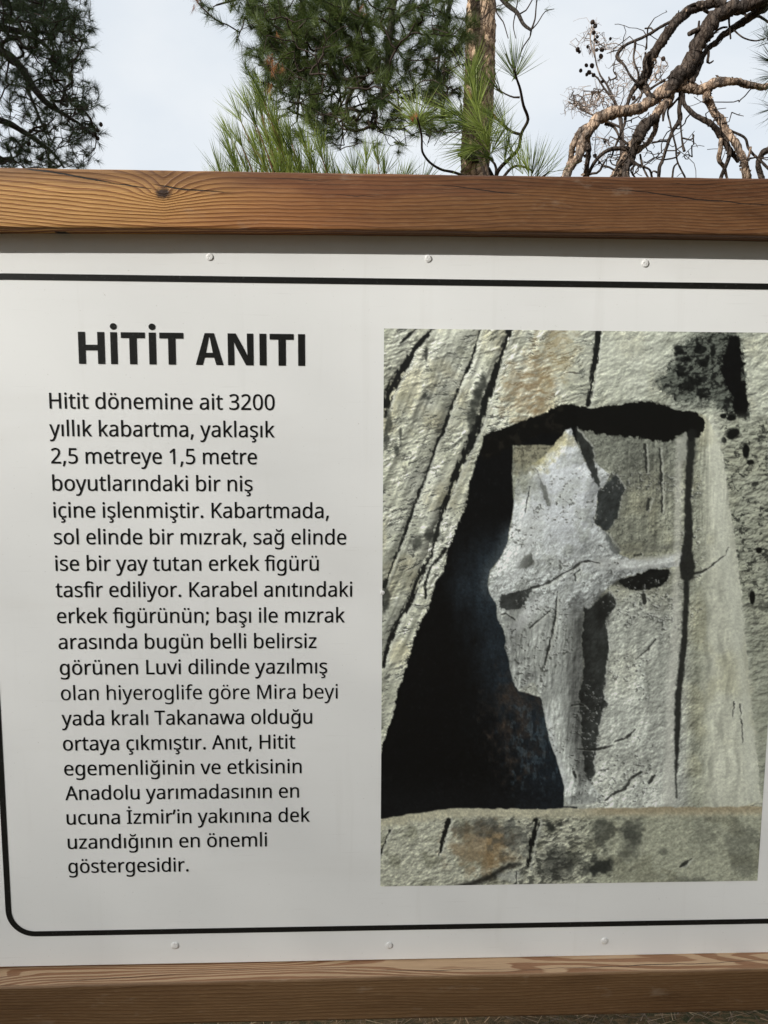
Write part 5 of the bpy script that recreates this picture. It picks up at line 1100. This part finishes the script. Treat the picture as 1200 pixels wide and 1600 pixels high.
# ---- dead pine, upper right: thick twisted limbs
def dead_pine():
    rs = np.random.RandomState(51); Y = 4.3; K = 340/1200
    f = at(1560, 300, Y+.4); root = empty('dead_pine_tree', (f[0], Y+.4, 0), 'dead pine at right with thick twisted leafless limbs and flaking bark', 'tree')
    C = [[f[0]+.05, Y+.4, -.2, .17], [f[0]+.03, Y+.4, 1., .15], [f[0], Y+.4, 2.2, .13], [f[0]-.03, Y+.38, 3.4, .115], [f[0]-.02, Y+.4, 4.4, .10], [f[0]+.05, Y+.4, 5.6, .06], [f[0]+.1, Y+.4, 6.6, .02]]
    limb('trunk', np.array(C), BARK_DEAD_DARK, root, 20, .12, 7, .05, .05)
    a = at(1560, -75, Y+.38); a2 = [f[0]-.02, Y+.38, a[2], 0]
    Z = lambda L: [(860+p[0]*K, p[1]*K, p[2]*K)+tuple(p[3:]) for p in L]
    B, P_ = BARK_DEAD_DARK, BARK_DEAD
    LB = [(B, 14, [(2460, -260, 80, .36), (1900, -170, 74, .2), (1450, -70, 70, .1), (1150, 5, 66), (1000, 48, 72), (900, 110, 76), (845, 190, 74), (790, 310, 74), (745, 385, 84), (702, 440, 84), (668, 492, 62), (640, 540, 40)]),
          (P_, 12, [(735, 415, 66), (690, 455, 76), (620, 500, 60), (540, 560, 56), (460, 605, 52), (370, 618, 58), (290, 645, 62), (222, 692, 54, -.05), (190, 770, 48, -.08), (160, 860, 44, -.1), (112, 930, 44, -.12), (85, 985, 46, -.12), (70, 1060, 40, -.12)]),
          (B, 8, [(250, 680, 36, .05), (212, 750, 30, .08), (212, 820, 30, .1), (198, 900, 26, .12), (194, 990, 24, .12), (200, 1080, 20, .12)]),
          (P_, 8, [(215, 690, 34, -.02), (150, 735, 34, .0), (124, 800, 30, 0), (116, 870, 28, 0), (100, 930, 26, 0), (92, 1040, 24, 0)]),
          (P_, 10, [(690, 465, 60), (790, 492, 50), (870, 472, 50), (925, 448, 50), (1000, 455, 36), (1080, 462, 36), (1160, 482, 30), (1230, 468, 26, .05), (1360, 440, 20, .1)]),
          (P_, 10, [(868, 480, 44), (862, 530, 40), (884, 580, 38), (920, 650, 40), (970, 715, 38), (1030, 800, 36), (1058, 870, 34), (1070, 935, 38), (1085, 1000, 46), (1100, 1100, 40)]),
          (B, 10, [(960, 20, 46), (870, 18, 44), (775, 55, 46), (700, 110, 50), (645, 180, 50), (600, 255, 50), (560, 320, 46), (530, 385, 50), (512, 440, 44), (535, 505, 34), (565, 545, 26)]),
          (B, 7, [(800, 25, 18), (740, 50, 16), (690, 105, 15), (600, 155, 15), (515, 205, 15), (430, 238, 15), (378, 285, 17), (370, 320, 18), (405, 355, 12), (440, 412, 11), (478, 455, 14)]),
          (B, 6, [(468, 235, 13), (462, 330, 10), (484, 400, 10), (488, 452, 12)]), (B, 6, [(580, 285, 26), (535, 305, 22), (512, 340, 18), (518, 385, 16), (520, 430, 12)]),
          (B, 7, [(505, 440, 34), (468, 485, 28), (440, 545, 20), (418, 620, 16), (408, 690, 14), (380, 760, 12), (352, 820, 10), (335, 870, 8)]),
          (P_, 9, [(655, 500, 60), (645, 560, 50), (604, 590, 44), (560, 655, 46, .02), (520, 700, 42, .04), (480, 760, 46, .05), (440, 835, 52, .05), (400, 890, 52, .05), (362, 965, 52, .05), (330, 1040, 48, .05)]),
          (B, 10, [(570, 640, 44, -.03), (520, 700, 60, -.03), (480, 755, 62, -.03), (458, 800, 44, -.03), (440, 880, 40, -.03), (412, 970, 40, -.03), (400, 1060, 36, -.03)]),
          (P_, 7, [(592, 600, 34, .04), (582, 690, 28, .05), (558, 760, 26, .05), (510, 815, 25, .04), (465, 845, 28, .02)]),
          (B, 6, [(440, 822, 24), (345, 820, 22), (282, 850, 20), (242, 900, 18), (210, 960, 18), (190, 1030, 16)]),
          (B, 6, [(720, 505, 26), (712, 600, 22), (716, 655, 26), (680, 712, 20), (655, 770, 18), (625, 860, 17), (598, 940, 18), (592, 1030, 16)]), (B, 5, [(718, 660, 11), (724, 760, 9), (738, 835, 16)]),
          (B, 5, [(716, 530, 12), (672, 580, 11), (648, 615, 10), (664, 700, 9), (690, 800, 10), (702, 890, 9), (742, 980, 9), (750, 1040, 7)]),
          (B, 7, [(735, 520, 20), (752, 585, 22), (818, 650, 26), (890, 690, 30), (935, 745, 32), (982, 820, 28), (1035, 895, 20)]),
          (B, 5, [(985, 715, 13), (1068, 760, 13), (1090, 812, 14), (1140, 870, 13), (1200, 930, 15), (1260, 1000, 14)]),
          (P_, 6, [(945, 740, 24), (936, 830, 24), (930, 880, 24), (962, 930, 18), (975, 990, 12)]), (B, 6, [(960, 760, 26), (984, 835, 24), (972, 900, 20), (938, 975, 20), (925, 1040, 18)]),
          (B, 7, [(1420, 700, 34, .05), (1290, 770, 32, .04), (1205, 822, 30), (1160, 850, 28), (1145, 915, 28), (1165, 970, 28), (1180, 1040, 26)]),
          (P_, 5, [(1045, 920, 12), (1090, 870, 13), (1105, 810, 13)]),
          (B, 8, [(1500, -60, 44, .1), (1300, -5, 40, .08), (1200, 32, 38, .06), (1120, 80, 40, .05), (1050, 122, 38, .05), (980, 172, 32, .05), (905, 232, 28, .05), (850, 295, 26, .05), (812, 370, 28, .04), (775, 450, 34, .02)]),
          (B, 5, [(1110, 92, 20, .05), (1150, 92, 14, .05), (1210, 128, 12, .05)]), (B, 5, [(1012, 165, 9), (1065, 208, 8), (1130, 225, 7), (1185, 212, 8)]), (B, 5, [(1000, 45, 16), (985, 95, 12), (990, 160, 10), (994, 215, 8)]),
          (B, 5, [(870, 285, 14), (865, 340, 16)]), (B, 5, [(866, 340, 12), (880, 348, 9), (900, 334, 7)]), (B, 8, [(835, 160, 30), (800, 170, 26), (762, 186, 24)]), (B, 5, [(815, 155, 12), (820, 115, 10)]),
          (B, 5, [(560, 785, 11), (610, 778, 10), (655, 780, 10)]), (B, 5, [(455, 895, 16), (500, 915, 12), (545, 935, 11), (560, 975, 12)]), (B, 5, [(495, 850, 11), (510, 920, 10), (545, 990, 9)]),
          (B, 5, [(598, 955, 12), (565, 945, 8), (555, 975, 7)]), (B, 5, [(672, 980, 11), (680, 925, 10), (698, 902, 8)]), (B, 5, [(300, 680, 16), (350, 700, 14), (378, 750, 12), (430, 800, 12)]),
          (B, 5, [(895, 190, 10), (940, 155, 12), (975, 150, 9)]), (B, 5, [(1080, 95, 12), (1070, 60, 14), (1075, 20, 12), (1100, -30, 10)]), (B, 4, [(845, 52, 20), (880, 72, 15), (930, 62, 12)]), (B, 5, [(640, 560, 22, -.03), (626, 620, 16, -.03), (624, 665, 10, -.03)]),
          (B, 4, [(480, 470, 10), (505, 515, 9), (480, 570, 7)]), (B, 4, [(540, 500, 14), (580, 470, 12), (632, 440, 16)]), (B, 4, [(330, 880, 8), (340, 905, 7), (372, 915, 6)]), (B, 5, [(470, 905, 12), (445, 940, 10), (470, 985, 9)])]
    for i, (m, sd, L) in enumerate(LB):
        pts = Z(L); ph = rs.uniform(0, 6); amp = .035 if i else 0
        pts = [p[:3]+((p[3] if len(p) > 3 else 0)+amp*math.sin(ph+k*.9)*min(1, k/2),) for k, p in enumerate(pts)]
        C = limb_path(pts, Y)
        C = catmull(C, .010)
        w = max(p[2] for p in pts)
        jit = np.column_stack([fbm(np.arange(len(C))/9+i*7, np.full(len(C), q*3.3), 400+i, 3)-.5 for q in range(3)])
        C[:, :3] += jit*w/F*Y*.5
        o = limb('branch', C, m, root, 14 if w > 9 else 8, .24 if w > 9 else .18, 200+i, .010, .10 if w > 9 else .05)
        if i == 0: o['label'] = 'thickest limb, dark brown, coming down from the top right corner'
    # fine dead twigs between the limbs
    nd = np.vstack([catmull(limb_path(Z([p[:3] for p in L]), Y), .03)[:, :3] for m, sd, L in LB])
    T = ell(rs, [(985, 200, 50, 30, 34), (1010, 245, 50, 22, 34), (1050, 230, 40, 30, 20), (1110, 190, 40, 50, 22), (960, 250, 40, 18, 18), (1000, 90, 40, 40, 16), (1160, 240, 30, 20, 12), (1060, 60, 40, 30, 8)], Y, .25)
    N, paths, load, tip, end = grow(nd, T, rs, .03, .25, .22)
    twig_mesh('dead_twigs', N, paths, load, .0016, .45, .006, BARK_DEAD_DARK, root)
    # bark flakes standing off the thick limbs
    mb = MB(); flk = []
    for i, (m, sd, L) in enumerate(LB[:13]):
        C = catmull(limb_path(Z([p[:3] for p in L]), Y), .012)
        for c in C:
            if c[3] < .010: continue
            for _ in range(1):
                d = unit(rs.normal(size=3)); b = c[:3]+d*c[3]*1.0; s = rs.uniform(.005, .014); e1 = unit(rs.normal(size=3))*s; e2 = unit(np.cross(d, e1))*s*.8
                mb.add([b-e1, b-e2, b+e1+d*s*.7, b+e2+d*s*.5], [(0, 1, 2, 3)])
    t = tag(link('bark_flakes', mb.mesh('bark_flakes'), BARK_DEAD, root), kind='stuff')
dead_pine()

# ---- dry young pine far behind the dead limbs
def dry_pine():
    rs = np.random.RandomState(61); Y = 8.5; K = 340/1200
    f = at(972, 300, Y); root = empty('dry_pine', (f[0], Y, 0), 'small dry pine with fine pale leafless twigs and dark cones behind the dead limbs', 'tree')
    C = [[f[0]+.05, Y, -.1, .04]]+[[at(u, v, Y)[0], Y, at(u, v, Y)[2], w/F*Y/2] for u, v, w in ((974, 500, 10), (972, 320, 9), (972, 250, 7), (970, 190, 6), (960, 158, 4.5), (948, 132, 3), (938, 118, 2.5), (930, 90, 2), (928, 40, 1.4))]
    C = catmull(np.array(C), .06); limb('trunk', C, TWIG_PALE, root, 8, .1, 3, .06); nodes = [C[:, :3]]
    for L in ([(960, 158, 4), (944, 138, 3), (934, 122, 2.6), (924, 114, 2.4)], [(972, 200, 4), (940, 186, 3), (905, 170, 2)], [(970, 180, 4), (1000, 150, 3), (1030, 110, 2)], [(930, 90, 2.5), (922, 60, 2), (930, 35, 1.6)]):
        C = catmull(limb_path(L, Y), .05); nodes.append(C[:, :3]); limb('branch', C, TWIG_PALE, root, 6, .1, 3, .05)
    T = ell(rs, [(918, 160, 26, 16, 260), (905, 168, 14, 10, 90), (950, 150, 26, 22, 120), (985, 120, 22, 20, 110), (1030, 105, 14, 16, 60), (928, 60, 16, 24, 50), (950, 72, 14, 14, 24), (975, 75, 12, 14, 24), (940, 230, 20, 20, 40), (970, 230, 24, 18, 44), (900, 60, 8, 20, 14), (1000, 215, 20, 20, 26)], Y, .5)
    N, paths, load, tip, end = grow(np.vstack(nodes), T, rs, .07, -.05, .05)
    twig_mesh('twigs', N, paths, load, .0013, .40, .010, TWIG_PALE, root)
    for x, y in ((240, 115), (250, 140), (246, 170), (262, 200), (245, 215), (262, 225), (205, 250), (155, 260), (165, 278), (275, 265), (262, 270), (275, 298), (192, 352), (225, 350), (168, 380), (207, 390), (207, 402), (235, 412), (618, 316), (295, 440), (245, 855), (278, 890), (300, 775), (465, 530), (330, 205)):
        put_cone(at(860+x*K, y*K, Y-.1), root, rs, rs.uniform(.55, .9))
    mb = MB(); P = np.array([at(860+x*K+rs.normal()*2.0, y*K+rs.normal()*2, Y-.1) for x, y in ((360, 565), (352, 575), (225, 275), (260, 335), (250, 500), (225, 272))])
    needles(mb, P, rs.normal(size=P.shape), 34, .07, (10, 80), .06, .003, rs, (0, .5), .2); tag(link('dead_needles', mb.mesh('dead_needles'), mat_needle('brown_needles', (.15, .08, .05), (.30, .17, .11), trans=.2), root), kind='stuff')
dry_pine()

# ---- pine twigs entering at the right edge
def right_pine():
    rs = np.random.RandomState(71); Y = 3.6
    f = at(1640, 300, Y-.3); root = empty('pine_tree', (f[0], Y-.3, 0), 'pine at the right edge with only a few tufts of thin dark needles showing', 'tree')
    limb('trunk', np.array([[f[0], Y-.3, -.1, .08], [f[0], Y-.3, 1.5, .07], [f[0]-.03, Y-.3, 3., .055], [f[0], Y-.3, 4.4, .03], [f[0], Y-.3, 5.2, .012]]), BARK_PINE, root, 14, .1, 2, .05)
    L = [[(1640, 60, 18, -.3), (1480, 40, 12, -.2), (1340, 60, 8, -.1), (1250, 84, 5), (1205, 96, 3.5)], [(1340, 60, 6, -.1), (1280, 10, 4), (1225, -4, 3), (1200, 6, 2.5)], [(1340, 60, 6, -.1), (1290, 120, 4), (1235, 150, 3), (1210, 168, 2.5)], [(1250, 84, 4), (1215, 50, 3), (1200, 62, 2.5)]]
    for i, l in enumerate(L): limb('branch', catmull(limb_path(l, Y), .03), TWIG, root, 8, .1, i, .03)
    mb = MB()
    for u, v, du, dv, n, sp in ((1203, 96, -50, -8, 26, 40), (1208, 92, -30, -40, 16, 50), (1210, 118, -40, 6, 36, 60), (1200, 60, -14, -40, 20, 50), (1200, 62, -40, -14, 12, 50), (1212, 168, -40, 10, 26, 60), (1214, 180, -40, -10, 18, 60), (1204, 8, -14, 40, 20, 50), (1206, 120, -30, 30, 18, 50), (1206, 40, -20, 30, 16, 50)):
        needles(mb, at(u, v, Y)[None], np.array([[du, rs.uniform(-10, 10), -dv]], float), n, .125, (3, sp), .03, .0018, rs, (0, .4), .05, .08)
    tag(link('needles', mb.mesh('needles'), ND_DARK, root), kind='stuff')
right_pine()

# ---- unseen grove behind the viewer, put in to shade the place and cut skylight
def grove_tree(rs, H, R, base, n, leaf, dens=1.):
    mb = MB(); t = rs.rand(n); z = base+(H-base)*(1-(1-t)**1.0); prof = np.sin(np.pi*np.clip((z-base)/(H-base)*.86+.12, 0, 1))**.7
    a = rs.rand(n)*2*math.pi; r = R*prof*np.sqrt(rs.rand(n)); lob = 1+.25*np.sin(a*3+z)
    P = np.stack([r*lob*np.cos(a), r*lob*np.sin(a), z+rs.normal(size=n)*.1], -1)
    e1 = unit(rs.normal(size=(n, 3)))*leaf*rs.uniform(.5, 1.2, n)[:, None]; e2 = unit(np.cross(e1, rs.normal(size=(n, 3))))*leaf*.5
    V = np.stack([P-e1, P-e2, P+e1, P+e2], 1); mb.add(V.reshape(-1, 3), np.arange(n)[:, None]*4+np.array([[0, 1, 2, 3]]), shade=np.repeat(rs.rand(n), 4))
    return mb
def grove():
    rs = np.random.RandomState(81); protos = []
    tm = MB(); tube(tm, catmull(np.array([[0, 0, -.2, .24], [.05, 0, 3, .19], [0, .05, 7, .13], [0, 0, 10.5, .03]]), .4), 12, .08, rs)
    trunk_me = tm.mesh('trunk', True); trunk_me.materials.append(BARK_PINE)
    crown = [grove_tree(np.random.RandomState(90+q), 11.5, 2.6, 2.2, 5200, .20).mesh('crown') for q in range(2)]
    for c in crown: c.materials.append(ND_DARK)
    spots = []
    for az in (-104, -82, -62, -44, -28, -12, 4, 20, 104, 118):
        r_ = rs.uniform(10.5, 13.5); spots.append((-math.sin(math.radians(az))*r_, -math.cos(math.radians(az))*r_, rs.uniform(.9, 1.15)))
    for i, (x, y, s) in enumerate(spots):
        root = empty('unseen_grove_pine', (x, y, 0), 'dense tall pine of the grove behind the viewer, outside the picture', 'tree', 'pines of the grove behind the viewer')
        root.rotation_euler[2] = rs.rand()*6; root.scale = (s, s, s)
        for nm, me in (('trunk', trunk_me), ('crown', crown[i % 2])):
            o = bpy.data.objects.new(nm, me); COL.objects.link(o); o.parent = root
            if nm == 'crown': o['kind'] = 'stuff'
    # added unseen tree, its crown shaped to dim all but the board's upper left
    rr = 25.; c = np.array([0.1, D, 1.25])+np.array(sun_dir[:])*rr/math.cos(SUN_EL)
    root = empty('unseen_grove_pine', (c[0], c[1], 0), 'farther unseen pine, added so its thinning crown veils the sun on the board', 'tree')
    side = np.array([math.cos(SUN_AZ), -math.sin(SUN_AZ), 0])       # across the sun's direction, towards the board's right
    # leaf density follows the shade wanted on the board: less at top and left
    n0 = 170000; zr = rs.uniform(-3.5, 1.6, n0); sr_ = rs.uniform(-2.6, 2.6, n0); H0 = c[2]
    want = np.clip(.50-.75*zr+.60*sr_, 0, 1.25)*np.clip((2.9-np.hypot(sr_, zr*.7+.6))/.8, 0, 1); k_ = rs.rand(n0) < want*SHADE_K; zr, sr_ = zr[k_], sr_[k_]; n = len(zr)
    dp = rs.normal(size=n)*.5; back = np.array([math.sin(SUN_AZ), math.cos(SUN_AZ), -math.tan(SUN_EL)])       # spread along the rays: real depth
    P = np.stack([sr_*side[0], sr_*side[1], zr+H0], -1)+back[None]*dp[:, None]
    lf = .032; e1 = unit(rs.normal(size=(n, 3)))*lf*rs.uniform(.5, 1.2, n)[:, None]; e2 = unit(np.cross(e1, rs.normal(size=(n, 3))))*lf*.5; mb = MB()
    V = np.stack([P-e1, P-e2, P+e1, P+e2], 1).reshape(-1, 3)+np.array([c[0], c[1], 0])
    mb.add(V, np.arange(n)[:, None]*4+np.array([[0, 1, 2, 3]]), shade=np.repeat(rs.rand(n), 4)); tag(link('crown', mb.mesh('crown'), ND_DARK, root), kind='stuff')
    mb = MB(); tube(mb, catmull(np.array([[c[0], c[1], -.2, .3], [c[0], c[1], 6, .22], [c[0], c[1], H0-3, .06]]), .5), 12, .08, rs); link('trunk', mb.mesh('trunk', True), BARK_PINE, root)
SHADE_K = .45
grove()

def far_wood():
    rs = np.random.RandomState(91); n = 60000; a = rs.rand(n)*2*math.pi; r = rs.uniform(55, 110, n); h = 9+3*np.sin(a*9)+2*np.sin(a*23+1)
    P = np.stack([r*np.cos(a), r*np.sin(a), rs.rand(n)*h+.5], -1); lf = .55
    e1 = unit(rs.normal(size=(n, 3)))*lf; e2 = unit(np.cross(e1, rs.normal(size=(n, 3))))*lf*.6; V = np.stack([P-e1, P-e2, P+e1, P+e2], 1); mb = MB()
    mb.add(V.reshape(-1, 3), np.arange(n)[:, None]*4+np.array([[0, 1, 2, 3]]), shade=np.repeat(rs.rand(n), 4))
    tag(link('distant_wood', mb.mesh('distant_wood'), ND_DARK), 'far-off dark pine wood round the clearing, hidden behind the board', 'wood', None, 'stuff')
far_wood()

# ---- fallen needles and dry grass on the ground behind the board
def litter():
    rs = np.random.RandomState(95); n = 30000
    x = rs.uniform(-2.6, 2.8, n); y = rs.uniform(1.15, 5.2, n)**1.0; mb = MB()
    P = np.stack([x, y, np.full(n, .0)], -1); P[:, 2] = (fbm(x/1.7+9, y/1.7+9, 301, 3)-.5)*.10*np.minimum(1, np.hypot(x, y)/3)-.005+rs.rand(n)*.018
    a = rs.rand(n)*6.28; d = np.stack([np.cos(a), np.sin(a), rs.normal(size=n)*.22], -1)*rs.uniform(.04, .11, n)[:, None]; w = np.stack([-np.sin(a), np.cos(a), np.zeros(n)], -1)*.0013
    V = np.stack([P-w, P+w, P+d], 1); mb.add(V.reshape(-1, 3), np.arange(n)[:, None]*3+np.array([[0, 1, 2]]), shade=np.repeat(rs.rand(n)**1.5, 3))
    tag(link('needle_litter', mb.mesh('needle_litter'), mat_needle('fallen_needles', (.085, .050, .028), (.36, .24, .13), trans=.1)), 'brown fallen pine needles lying on the ground under the bottom beam', 'litter', None, 'stuff')
    n = 6000; x = rs.uniform(-2.4, 2.6, n); y = rs.uniform(1.2, 4.2, n); keep = fbm(x*1.3, y*1.3, 97, 3) > .46; x, y = x[keep], y[keep]; n = len(x); mb = MB()
    z = (fbm(x/1.7+9, y/1.7+9, 301, 3)-.5)*.10*np.minimum(1, np.hypot(x, y)/3)-.012
    P = np.stack([x, y, z], -1); d = np.stack([rs.normal(size=n)*.04, rs.normal(size=n)*.04, rs.uniform(.03, .09, n)], -1); w = unit(np.cross(d, rs.normal(size=(n, 3))))*.0016
    V = np.stack([P-w, P+w, P+d], 1); mb.add(V.reshape(-1, 3), np.arange(n)[:, None]*3+np.array([[0, 1, 2]]), shade=np.repeat(rs.rand(n), 3))
    tag(link('grass', mb.mesh('grass'), mat_needle('dry_grass', (.05, .055, .02), (.20, .18, .08), trans=.3)), 'sparse short olive grass growing between the fallen needles', 'grass', None, 'stuff')
litter()
